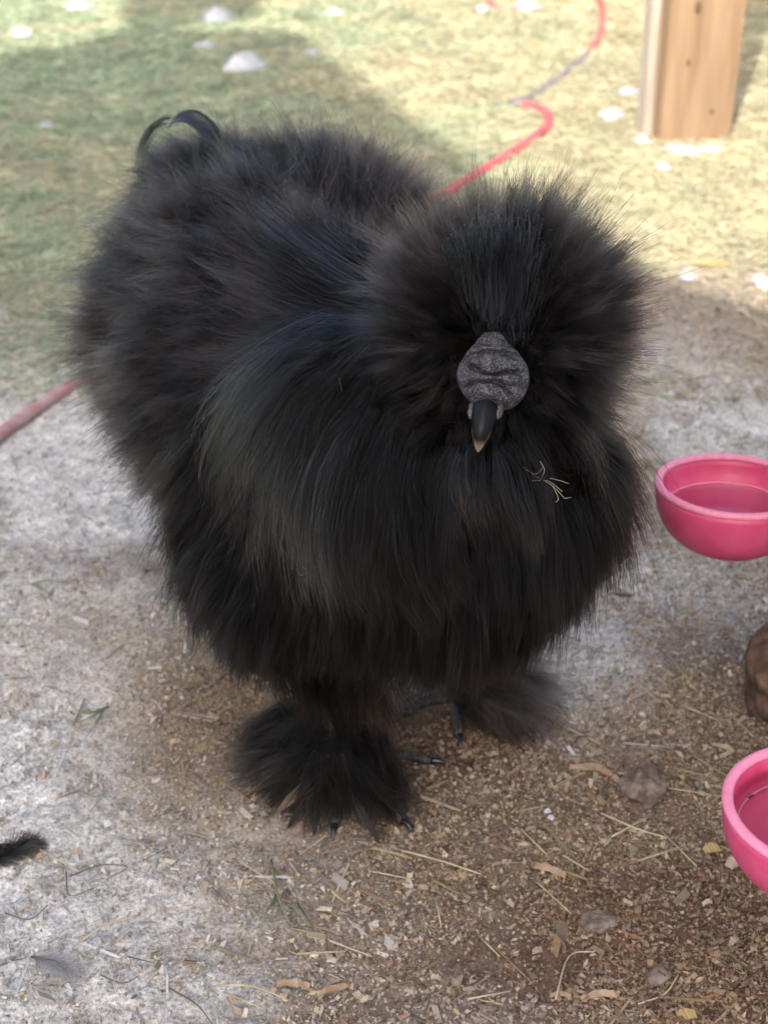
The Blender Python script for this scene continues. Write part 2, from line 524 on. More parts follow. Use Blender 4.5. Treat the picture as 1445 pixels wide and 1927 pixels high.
# sample points on the body
def sampler(me_obj):
    me = me_obj.data
    nv = len(me.vertices)
    co = np.empty(nv * 3, dtype=np.float32); me.vertices.foreach_get('co', co); co = co.reshape(-1, 3).astype(float)
    me.calc_loop_triangles()
    nt = len(me.loop_triangles)
    tr = np.empty(nt * 3, dtype=np.int32); me.loop_triangles.foreach_get('vertices', tr); tr = tr.reshape(-1, 3)
    fn = np.cross(co[tr[:, 1]] - co[tr[:, 0]], co[tr[:, 2]] - co[tr[:, 0]])
    vn = np.zeros_like(co)
    for k in range(3): np.add.at(vn, tr[:, k], fn)
    vn = norm(vn)
    area = np.linalg.norm(fn, axis=1) / 2
    cum = np.cumsum(area); cum /= cum[-1]
    def f(n, weight=None):
        i = np.searchsorted(cum, rng.random(n)); i = np.minimum(i, nt - 1)
        u, v = rng.random(n), rng.random(n)
        s = u + v > 1; u[s] = 1 - u[s]; v[s] = 1 - v[s]; w = 1 - u - v
        T = tr[i]
        p = co[T[:, 0]] * w[:, None] + co[T[:, 1]] * u[:, None] + co[T[:, 2]] * v[:, None]
        nn = norm(vn[T[:, 0]] * w[:, None] + vn[T[:, 1]] * u[:, None] + vn[T[:, 2]] * v[:, None])
        return p, nn
    return f
sample_body = sampler(body)
H = np.array(HEAD)
COMB = np.array(W(926, 702, 0.722))
CHIN = np.array(W(905, 800, 0.745))
DOWN = np.array([0, 0, -1.0])

def grow(base, nrm, flow, L, K, M=9, lift=0.9, sink=0.5, grav=0.25, spread=0.35, r0=0.003, wave=0.12, rad=0.00011, tip=0.15, lvar=0.25, jit=0.18, clump=0.6):
    """K barbs round each of T feather shafts; returns pts (T*K, M, 3) and radii"""
    T = len(base)
    rep = lambda a: np.repeat(a, K, 0)
    b, n, f = rep(base), rep(nrm), rep(flow)
    N = T * K
    Ls = rep(L[:, None])[:, 0] * (1 + rng.normal(0, lvar, N)).clip(0.3, 1.7)
    off = rng.normal(0, 1, (N, 3)); off = (off - n * np.sum(off * n, 1, keepdims=True)) * r0
    b = b + off
    jt = rep(rng.normal(0, 1, (T, 3))) * jit
    sp = rng.normal(0, 1, (N, 3)) * spread
    wv1 = rep(rng.normal(0, 1, (T, 3))) * wave
    wv2 = rep(rng.normal(0, 1, (T, 3))) * wave
    curl = rng.normal(0, 1, (N, 3)) * wave * 0.6
    lift = rep(np.broadcast_to(np.asarray(lift, float), (T,))[:, None]); grav = rep(np.broadcast_to(np.asarray(grav, float), (T,))[:, None])
    pts = np.zeros((N, M, 3)); p = b - n * 0.002
    ph = rng.uniform(0, 6.28, (N, 1))
    for k in range(M):
        t = k / (M - 1)
        pts[:, k] = p - off * (clump * min(1, t * 1.3))
        d = jt + n * lift * (1 - sink * t) + f * (0.35 + 0.9 * t) + DOWN * grav * t * 1.6 + sp * (0.25 + 0.75 * t) + wv1 * math.sin(3.0 * t) + wv2 * t * t + curl * np.sin(ph + 5 * t)
        p = p + norm(d) * (Ls / (M - 1))[:, None]
    prof = np.linspace(1, tip, M) ** 0.8
    r = rad * prof[None, :] * rng.uniform(0.7, 1.3, (N, 1))
    return pts, r

def tuft_tint(p, K, brown=0.3):
    """each feather has its own shade of black, some browner"""
    T = len(p)
    v = np.exp(rng.normal(-0.1, 0.75, T)) * (1 + 0.5 * vnoise(p, 45, 91))
    w = np.clip(rng.normal(brown - 0.1, 0.25, T) + 0.5 * vnoise(p, 22, 92), 0, 1)[:, None]
    c = v[:, None] * (np.array([0.9, 0.97, 1.08]) * (1 - w) + np.array([1.5, 1.1, 0.85]) * w)
    return np.repeat(np.clip(c, 0.05, 6), K, 0)

def tangent(v, n):
    return norm(v - n * np.sum(v * n, 1, keepdims=True))

def hair_material(name, root, tipc, rough=0.35, rrough=0.4, coat=0.0, var=0.35):
    m = bpy.data.materials.new(name); m.use_nodes = True
    ns, ls = m.node_tree.nodes, m.node_tree.links
    ns.remove(ns['Principled BSDF'])
    h = ns.new('ShaderNodeBsdfHairPrincipled')
    h.model = 'CHIANG'
    h.parametrization = 'COLOR'
    h.inputs['Roughness'].default_value = rough
    h.inputs['Radial Roughness'].default_value = rrough
    h.inputs['Coat'].default_value = coat
    h.inputs['IOR'].default_value = 1.26
    hi = ns.new('ShaderNodeHairInfo')
    cr = ns.new('ShaderNodeValToRGB')
    cr.color_ramp.elements[0].color = (*root, 1); cr.color_ramp.elements[0].position = 0.35
    cr.color_ramp.elements[1].color = (*tipc, 1); cr.color_ramp.elements[1].position = 1.0
    ls.new(hi.outputs['Intercept'], cr.inputs[0])
    mr = ns.new('ShaderNodeMapRange'); mr.inputs['To Min'].default_value = 1 - var; mr.inputs['To Max'].default_value = 1 + var
    ls.new(hi.outputs['Random'], mr.inputs['Value'])
    at = ns.new('ShaderNodeAttribute'); at.attribute_name = 'Col'
    pm = ns.new('ShaderNodeVectorMath'); pm.operation = 'MULTIPLY'
    sc = ns.new('ShaderNodeVectorMath'); sc.operation = 'SCALE'
    ls.new(cr.outputs[0], pm.inputs[0]); ls.new(at.outputs['Color'], pm.inputs[1])
    ls.new(pm.outputs[0], sc.inputs[0]); ls.new(mr.outputs[0], sc.inputs['Scale'])
    ls.new(sc.outputs[0], h.inputs['Color'])
    ls.new(h.outputs[0], ns['Material Output'].inputs[0])
    return m
M_crest = hair_material('black_crest_plumage', (0.0025, 0.0027, 0.0032), (0.020, 0.0155, 0.013))
M_breast = hair_material('black_breast_plumage', (0.0015, 0.0015, 0.0017), (0.0075, 0.006, 0.0052))
M_back = hair_material('black_back_plumage', (0.004, 0.0042, 0.005), (0.027, 0.0215, 0.0185))
M_hackle = hair_material('glossy_hackle_plumage', (0.005, 0.0052, 0.0055), (0.036, 0.035, 0.0345), rough=0.20)
M_fore = hair_material('sheen_forehead_plumage', (0.008, 0.0081, 0.0088), (0.030, 0.0285, 0.029), rough=0.3)  # lighter grey puts the sky's sheen on the crest into the colour

# --- crest: fans out radially from the comb
def crest():
    p, n = sample_body(60000)
    d = np.linalg.norm(p - H, axis=1)
    dc = np.linalg.norm(p - COMB, axis=1)
    up = p[:, 2] - H[2]
    keep = (d < 0.068) & (dc > 0.0225) & (up > -0.054)
    p, n, dc = p[keep], n[keep], dc[keep]
    NT = 2300
    p, n, dc = p[:NT], n[:NT], dc[:NT]
    radial = norm(p - (H * 0.55 + COMB * 0.45))
    away = tangent(p - COMB, n)
    fl = norm(0.75 * away + 0.8 * radial)
    L = 0.023 + 0.008 * np.clip((dc - 0.03) / 0.05, 0, 1)
    L *= (1 + 0.22 * vnoise(p, 60, 3)) * rng.uniform(0.75, 1.2, len(p))
    # shorter near the face
    L *= np.clip((dc - 0.016) / 0.028, 0.35, 1)
    pts, r = grow(p, n, fl, L, 34, M=8, lift=0.55, sink=0.5, grav=0.10, spread=0.085, r0=0.0030, wave=0.15, rad=0.00012, lvar=0.22, jit=0.27, clump=0.72)
    o = curves_obj('crest_feathers', pts, r, M_crest, HEN, tuft_tint(p, 34, 0.15))
    tag(o, 'rounded powder-puff crest of wispy black feathers', kind='stuff')
crest()

# --- body plumage
def plumage():
    p, n = sample_body(17000)
    d = np.linalg.norm(p - H, axis=1)
    keep = (d > 0.061)
    p, n = p[keep], n[keep]
    dc = np.linalg.norm(p - COMB, axis=1)
    keep = dc > 0.03
    p, n, = p[keep], n[keep]
    NECK = np.array(W(905, 720, 0.80))
    REAR = np.array(W(560, 560, 1.02))
    # how far back on the body (0 breast .. 1 rump)
    ax = norm((REAR - np.array(W(850, 930, 0.82)))[None])[0]
    s = np.clip(((p - np.array(W(850, 930, 0.82))) @ ax) / 0.26, 0, 1)
    away = norm(p - NECK)
    back = norm((away * (0.9) + DOWN * (0.75 - 0.6 * s)[:, None] + ax * (0.3 * s)[:, None]))
    fl = tangent(back, n)
    fr = s < 0.42
    for (name, sel, mat, kw, lab) in (
        ('breast_feathers', fr, M_breast, dict(lift=0.34, sink=0.9, grav=0.55, spread=0.05, wave=0.10, rad=0.00014, jit=0.14, clump=0.82), 'long silky near-black feathers hanging over the breast'),
        ('back_feathers', ~fr, M_back, dict(lift=0.50, sink=0.8, grav=0.22, spread=0.08, wave=0.20, rad=0.00014, jit=0.24, clump=0.75), 'soft brown-tipped black fluff over back and rump')):
        P_, N_, F_ = p[sel], n[sel], fl[sel]
        S_ = s[sel]
        L = 0.033 + 0.004 * S_
        L = L * (1 + 0.3 * vnoise(P_, 30, 8) + 0.2 * vnoise(P_, 75, 18)) * rng.uniform(0.75, 1.2, len(P_))
        low = np.clip((0.16 - P_[:, 2]) / 0.06, 0, 1)
        L = L * (1 - 0.25 * low)
        pts, r = grow(P_, N_, F_, L, 26, M=8, r0=0.0040, **kw)
        o = curves_obj(name, pts, r, mat, HEN, tuft_tint(P_, 26, 0.1 if sel is fr else 0.32))
        tag(o, lab, kind='stuff')
        print(name, pts.shape)
plumage()

from mathutils.bvhtree import BVHTree
_bm = bmesh.new(); _bm.from_mesh(body.data); BVH = BVHTree.FromBMesh(_bm); _bm.free()
EYE = Vector((0, 0, CAM_H))
def S(px, py, lift=0.02):
    """a point over the body skin"""
    d = (W(px, py, 1.0) - EYE).normalized()
    hit, nn, _, _ = BVH.ray_cast(EYE, d)
    if hit is None:
        hit, nn, _, _ = BVH.find_nearest(W(px, py, 0.86))
    if nn.dot(d) > 0: nn = -nn
    return hit - d * (lift / max(0.4, -nn.dot(d)))

def locks(name, guides, n, K, mat, label, rad=0.00012, scat=0.006, fan=0.005, M=12, tint=0.3, jag=0.25, parent=None, tufty=0.0, tmin=0.0):
    """strands following the surface spanned by neighbouring guide lines"""
    G_ = []
    for g in guides:
        sp = spline(g, 8); q = np.array([tuple(v) for v in sp])
        seg = np.r_[0, np.cumsum(np.linalg.norm(np.diff(q, axis=0), axis=1))]; seg /= seg[-1]
        tt = np.linspace(0, 1, 40)
        G_.append(np.stack([np.interp(tt, seg, q[:, k]) for k in range(3)], 1))
    G_ = np.array(G_)
    u = rng.uniform(0, len(guides) - 1 - 1e-6, n)
    if tufty: u = np.clip(np.round(u) + rng.normal(0, tufty, n), 0, len(guides) - 1.000001)
    i = u.astype(int); f = (u - i)[:, None, None]
    c = G_[i] * (1 - f) + G_[i + 1] * f
    t0 = rng.uniform(0, 0.42, n); t1 = np.clip(t0 + rng.uniform(0.42, 0.75, n), 0, 1)
    tt = np.linspace(0, 1, M)
    T = (t0[:, None] + (t1 - t0)[:, None] * tt) * 39
    a = np.clip(T.astype(int), 0, 38); fr = (T - a)[..., None]
    ar = np.arange(n)[:, None]
    c = c[ar, a] * (1 - fr) + c[ar, a + 1] * fr
    c = c + rng.normal(0, scat, (n, 1, 3)) + rng.normal(0, scat * jag * 3, (n, 1, 3)) * (tt ** 2)[None, :, None]
    c = np.repeat(c, K, 0)
    N = n * K
    o1 = rng.normal(0, 1, (N, 1, 3)); o2 = rng.normal(0, 1, (N, 1, 3)); ph = rng.uniform(0, 6.28, (N, 1))
    prof = np.sin(np.pi * np.clip(0.25 + 0.75 * tt, 0, 1)) * 0.6 + 0.4 * tt
    c = c + o1 * (fan * prof)[None, :, None] + o2 * (0.0006 * np.sin(7 * tt[None, :] + ph))[..., None]
    cut = rng.uniform(0.6, 1.0, (N, 1))
    # shorten some barbs
    Tc = np.clip(cut * (M - 1) * tt[None, :], 0, M - 1.001); ai = Tc.astype(int); ff = (Tc - ai)[..., None]
    c = c[np.arange(N)[:, None], ai] * (1 - ff) + c[np.arange(N)[:, None], ai + 1] * ff
    r = rad * (np.linspace(1, 0.15, M) ** 0.7)[None] * rng.uniform(0.7, 1.3, (N, 1))
    o = curves_obj(name, c, r, mat, parent or HEN, tuft_tint(c[::K, 0], K, tint))
    return tag(o, label, kind='stuff')

def sg(L, lift=0.02): return [S(x, y, lift) for x, y in L]
locks('hackle_feathers', [sg(L, 0.022) for L in (
    [(640, 610), (560, 640), (480, 690), (420, 760), (395, 850)],
    [(655, 650), (570, 700), (490, 770), (440, 860), (430, 950)],
    [(675, 690), (600, 750), (535, 840), (505, 940), (515, 1030)],
    [(690, 740), (630, 810), (590, 910), (575, 1020), (600, 1120)],
    [(710, 790), (665, 870), (640, 980), (655, 1090), (700, 1180)])], 330, 13, M_hackle,
    'glossy slate-grey neck feathers flowing down over the near wing', fan=0.0048, tint=0.05, scat=0.0075, jag=0.4)
locks('neck_feathers', [sg(L, 0.020) for L in (
    [(690, 740), (640, 820), (600, 920), (590, 1040), (620, 1160)],
    [(730, 800), (700, 880), (680, 980), (690, 1090), (730, 1180)],
    [(780, 860), (765, 930), (760, 1010), (780, 1110), (820, 1180)],
    [(830, 900), (825, 960), (840, 1040), (860, 1110), (890, 1170)])], 260, 14, M_breast,
    'long dark neck feathers falling over the breast', fan=0.0042, tint=0.05, scat=0.006, jag=0.4)
locks('saddle_feathers', [sg(L, 0.024) for L in (
    [(690, 480), (640, 440), (590, 400), (540, 330)],
    [(690, 560), (620, 520), (540, 470), (470, 400)],
    [(680, 610), (600, 590), (510, 550), (420, 500)],
    [(670, 650), (580, 650), (480, 630), (380, 600)],
    [(640, 690), (540, 710), (440, 710), (340, 700)])], 380, 14, M_back,
    'dark neck and back feathers sweeping to the rear', fan=0.005, tint=0.1, scat=0.005)
locks('beard_feathers', [sg(L, 0.022) for L in (
    [(870, 830), (845, 880), (840, 930), (850, 975)],
    [(885, 850), (868, 910), (872, 970), (890, 1025)],
    [(915, 860), (915, 930), (935, 1000), (960, 1060)],
    [(945, 850), (968, 920), (990, 1000), (1003, 1075)],
    [(965, 840), (1000, 900), (1022, 960), (1028, 1030)])], 130, 18, M_back,
    'long wispy beard tuft hanging under the beak', fan=0.0032, tint=0.1, scat=0.004, rad=0.00014, tufty=0.3)
locks('collar_feathers', [sg(L, 0.022) for L in (
    [(1040, 780), (1090, 830), (1120, 900), (1120, 980)],
    [(1070, 760), (1125, 820), (1150, 890), (1150, 970)],
    [(1100, 745), (1150, 810), (1168, 880), (1165, 950)])], 150, 16, M_back,
    'brownish feathers of the far shoulder', fan=0.004, tint=1.0, scat=0.003)

locks('forehead_feathers', [sg(L, 0.019) for L in (
    [(925, 612), (905, 550), (880, 480), (850, 410)],
    [(935, 615), (928, 540), (918, 460), (905, 385)],
    [(942, 615), (950, 530), (955, 450), (955, 370)],
    [(948, 612), (970, 540), (990, 470), (1010, 400)])], 240, 9, M_fore,
    'feathers from the comb up the middle of the crest, grey with painted sheen', fan=0.0048, tint=0.15, scat=0.0055, rad=0.00009, jag=0.35)
# long stray barbs standing out of the crest
def strays():
    p, n = sample_body(9000)
    d = np.linalg.norm(p - H, axis=1); dc = np.linalg.norm(p - COMB, axis=1)
    k = (d < 0.062) & (dc > 0.045); p, n = p[k][:260], n[k][:260]
    fl = norm(p - (H * 0.6 + COMB * 0.4))
    pts, r = grow(p, n, fl, np.full(len(p), 0.038) * rng.uniform(.8, 1.25, len(p)), 2, M=9, lift=0.5, sink=0.5, grav=0.05, spread=0.06, r0=0.001, wave=0.18, rad=0.00013, jit=0.2, tip=0.25)
    o = curves_obj('stray_barbs', pts, r, M_crest, HEN, np.full((len(pts), 3), 0.5))
    tag(o, 'long single barbs standing out of the crest', kind='stuff')
strays()

# ------------------------------------------------------------------ hen: legs, toes, foot plumage
M_toe, ns, ls, b = material('slate_black_scale', (0.03, 0.03, 0.035), 0.6)
noise_mix(M_toe, 420, (0.014, 0.013, 0.014), (0.11, 0.09, 0.075), 0.42, 0.75, bump=0.5, bump_dist=0.0006)
M_claw, *_ = material('black_claw', (0.012, 0.012, 0.014), 0.2, 0.6)
M_foot = hair_material('black_foot_plumage', (0.0015, 0.0015, 0.0015), (0.024, 0.019, 0.016))
M_down = hair_material('brownish_leg_down', (0.03, 0.024, 0.021), (0.12, 0.095, 0.083))
M_foot2 = hair_material('brownish_foot_plumage', (0.012, 0.0098, 0.0085), (0.085, 0.067, 0.058))
def leg(top, ankle, toes):
    e = tube('leg', [top, top.lerp(ankle, 0.4), top.lerp(ankle, 0.8), ankle], [0.011, 0.0075, 0.006, 0.0068], M_toe, HEN, 14)
    inv = Matrix.Translation(-HEN.location)
    for (pts, rr) in toes:
        sp = spline([ankle] + pts, 5)
        n = len(sp)
        rad = [rr * (1.25 - 0.45 * i / (n - 1)) * (1 + 0.07 * math.sin(i * 2.4)) for i in range(n)]
        t = tube('toe', sp, rad, M_toe, None, 12); t.parent = e
        d = (sp[-1] - sp[-3]).normalized()
        c0 = sp[-1] - d * 0.001
        cp = [c0, c0 + d * 0.004 + Vector((0, 0, 0.0012)), c0 + d * 0.008 + Vector((0, 0, 0.0004)), c0 + d * 0.0115 - Vector((0, 0, 0.0022))]
        c = tube('claw', spline(cp, 4), [0.0028 * (1 - (i / 12) ** 1.3) + 0.00025 for i in range(13)], M_claw, None, 10); c.parent = e
    e.matrix_parent_inverse = inv
    for c in e.children: c.matrix_parent_inverse = Matrix.Identity(4)
def g3(L): return [G(x, y, h) for x, y, h in L]
AL, AR = G(650, 1425, 0.012), G(880, 1305, 0.012)
leg(G(630, 1180, 0.12), AL, [(g3([(700, 1480, .006), (760, 1545, .004)]), .0046), (g3([(640, 1490, .006), (630, 1555, .004)]), .0044),
    (g3([(580, 1460, .006), (520, 1500, .004)]), .0042), (g3([(740, 1418, .006), (815, 1432, .004)]), .0036)])
leg(G(860, 1130, 0.11), AR, [(g3([(860, 1340, .009), (864, 1385, .006)]), .0044), (g3([(930, 1335, .006), (985, 1375, .004)]), .0042),
    (g3([(800, 1320, .006), (760, 1345, .004)]), .0040), (g3([(950, 1300, .006), (1030, 1320, .004)]), .0040)])
locks('foot_feathers', [g3(L) for L in (
    [(590, 1320, .06), (520, 1350, .036), (465, 1372, .02), (428, 1386, .010)],
    [(590, 1335, .05), (515, 1380, .030), (455, 1405, .014), (405, 1422, .005)],
    [(600, 1340, .055), (525, 1400, .034), (465, 1440, .016), (415, 1455, .003)],
    [(600, 1360, .05), (545, 1430, .03), (490, 1475, .012), (440, 1500, .002)],
    [(620, 1370, .05), (565, 1450, .03), (520, 1500, .012), (485, 1535, .002)],
    [(640, 1380, .05), (600, 1455, .03), (565, 1515, .012), (545, 1558, .002)],
    [(650, 1380, .05), (630, 1460, .03), (612, 1520, .012), (600, 1572, .002)],
    [(660, 1370, .05), (665, 1450, .03), (665, 1510, .012), (660, 1545, .002)],
    [(670, 1360, .05), (690, 1450, .03), (705, 1525, .012), (716, 1585, .002)],
    [(680, 1350, .05), (715, 1440, .03), (738, 1500, .012), (752, 1545, .002)],
    [(690, 1340, .05), (730, 1425, .03), (765, 1500, .012), (792, 1572, .002)])], 470, 15, M_foot,
    'black feather tufts spreading over the near foot', fan=0.0026, tint=0.25, scat=0.0030, rad=0.00016, tufty=0.15, jag=0.8)
locks('foot_feathers', [g3(L) for L in (
    [(845, 1225, .075), (920, 1222, .06), (985, 1238, .04), (1035, 1262, .022)],
    [(850, 1240, .07), (935, 1245, .05), (1010, 1275, .028), (1062, 1302, .010)],
    [(850, 1255, .06), (940, 1275, .042), (1015, 1310, .018), (1072, 1345, .004)],
    [(855, 1275, .05), (930, 1305, .030), (990, 1350, .012), (1040, 1390, .002)],
    [(860, 1285, .045), (915, 1330, .024), (955, 1370, .010), (985, 1408, .002)],
    [(860, 1290, .04), (895, 1330, .022), (925, 1360, .010), (945, 1385, .002)])], 700, 18, M_foot2,
    'brownish-black feather tufts fanning sideways over the far foot', fan=0.003, tint=0.4, scat=0.0034, rad=0.00017, tufty=0.2, jag=0.8)
locks('leg_down', [g3(L) for L in (
    [(640, 1200, .11), (665, 1290, .08), (690, 1380, .045), (700, 1440, .02)],
    [(690, 1190, .11), (705, 1280, .08), (735, 1350, .05), (752, 1410, .03)])], 130, 14, M_down,
    'thin brownish down on the near shank', fan=0.005, tint=0.6, scat=0.006)
locks('leg_down', [g3(L) for L in (
    [(850, 1190, .10), (890, 1215, .085), (940, 1232, .06), (990, 1252, .045)],
    [(830, 1200, .10), (850, 1250, .07), (900, 1290, .04), (940, 1320, .025)])], 170, 14, M_down,
    'thin greyish down on the far shank', fan=0.005, tint=0.2, scat=0.005)

locks('thigh_fluff', [g3(L) for L in (
    [(520, 1180, .13), (530, 1250, .10), (560, 1320, .07), (590, 1370, .045)],
    [(580, 1180, .13), (590, 1260, .10), (610, 1330, .07), (630, 1390, .045)],
    [(640, 1180, .13), (650, 1260, .10), (660, 1330, .07), (670, 1390, .045)],
    [(700, 1180, .13), (705, 1240, .10), (708, 1300, .08), (712, 1350, .055)])], 150, 18, M_foot,
    'dark fluff of the near thigh above the foot', fan=0.0045, tint=0.3, scat=0.005, rad=0.00015)
locks('thigh_fluff', [g3(L) for L in (
    [(800, 1150, .12), (805, 1200, .10), (815, 1250, .075), (830, 1290, .05)],
    [(860, 1150, .12), (865, 1190, .10), (875, 1230, .08), (880, 1270, .055)],
    [(930, 1140, .12), (935, 1180, .10), (935, 1215, .08), (925, 1250, .06)])], 90, 18, M_foot2,
    'dark fluff of the far thigh above the foot', fan=0.0045, tint=0.3, scat=0.005, rad=0.00015)

def vane(name, pts, widths, mat, parent, twist=0.0, label=None, sag=0.25, side_hint=Vector((0.3, 0.8, 0.4))):
    sp = spline(pts, 10); n = len(sp)
    V, Fc = [], []
    C = 7
    for i, p in enumerate(sp):
        t = i / (n - 1)
        tan = (sp[min(i + 1, n - 1)] - sp[max(i - 1, 0)]).normalized()
        s = (side_hint - tan * side_hint.dot(tan)).normalized()
        s = (Matrix.Rotation(twist * t, 3, tan) @ s)
        nn = tan.cross(s)
        w = float(np.interp(t, np.linspace(0, 1, len(widths)), widths))
        for k in range(C):
            x = 2 * k / (C - 1) - 1
            jag = 1 + 0.03 * math.sin(i * 2.1 + k)
            V.append(p + s * (x * w * jag) - nn * (abs(x) ** 1.6 * w * sag))
    for i in range(n - 1):
        for k in range(C - 1):
            a = i * C + k; Fc.append((a, a + 1, a + C + 1, a + C))
    o = mesh_obj(name, V, Fc, mat, parent)
    md = o.modifiers.new('thick', 'SOLIDIFY'); md.thickness = 0.0004
    if label: o['label'] = label
    return o
# flat ragged feathers of the near foot, lying out over the dirt
M_fv, *_ = material('dull_black_vane', (0.016, 0.013, 0.011), 0.7, 0.3)
for k, (x, y) in enumerate([(428, 1392), (412, 1430), (432, 1472), (455, 1512), (492, 1543), (538, 1566), (590, 1580), (640, 1558), (716, 1592), (756, 1556), (796, 1574)]):
    x0, y0 = 625 + (x - 625) * .18, 1400 + (y - 1400) * .1
    f_ = random.uniform(.80, 1.0); x, y = x0 + (x - x0) * f_, y0 + (y - y0) * f_
    xm, ym = (x0 + x) / 2 + random.uniform(-12, 12), (y0 + y) / 2 + random.uniform(-6, 6)
    L3 = g3([(x0, y0, .045), (xm, ym, .024), (xm * .35 + x * .65, ym * .35 + y * .65, .010), (x, y, .0025)])
    vane('foot_vane', L3, [.0012, .0018, .0028, .0018, .0003], M_fv, HEN, side_hint=Vector((-(y - y0), x - x0, 30)).normalized(), sag=0.2)
    locks('foot_barbs', [[p - Vector((.003, .001, -.001)) for p in L3], [p + Vector((.004, .003, .002)) for p in L3]], 14, 16, M_foot, 'ragged barbs along a foot feather', fan=0.0034, tint=0.4, scat=0.0028, rad=0.00016, jag=1.2)
# tail: curved glossy sickle feathers over the rump
M_quill, *_ = material('brown_black_quill', (0.12, 0.085, 0.06), 0.6)
M_vane, *_ = material('glossy_black_vane', (0.012, 0.013, 0.015), 0.38, 0.5)
vane('tail_feather', [W(415, 310, 1.05), W(392, 252, 1.045), W(362, 224, 1.045), W(334, 224, 1.05), W(318, 240, 1.055)], [.006, .009, .0075, .005, .001], M_vane, HEN, label='broad glossy black tail feather curling over the rump')
locks('tail_wisps', [[W(345, 222, 1.07), W(300, 226, 1.07), W(268, 262, 1.07), W(250, 320, 1.065), W(246, 370, 1.06)],
    [W(335, 228, 1.065), W(300, 234, 1.065), W(274, 272, 1.065), W(262, 330, 1.06), W(262, 380, 1.055)]], 16, 6, M_back, 'loose wisps arching from the tail down to the far left', fan=0.0016, scat=0.0012, tint=0.4)
for L in ([(600, 1420, .034), (540, 1450, .026), (468, 1492, .010)], [(620, 1430, .034), (570, 1470, .024), (540, 1515, .008)], [(610, 1410, .036), (540, 1430, .030), (462, 1462, .014)], [(600, 1440, .030), (560, 1490, .02), (520, 1530, .006)]):
    vane('foot_quill', g3(L), [.0012, .0034, .0030, .0006], M_quill, HEN, side_hint=Vector((0.2, 0.3, 1)), sag=0.3)

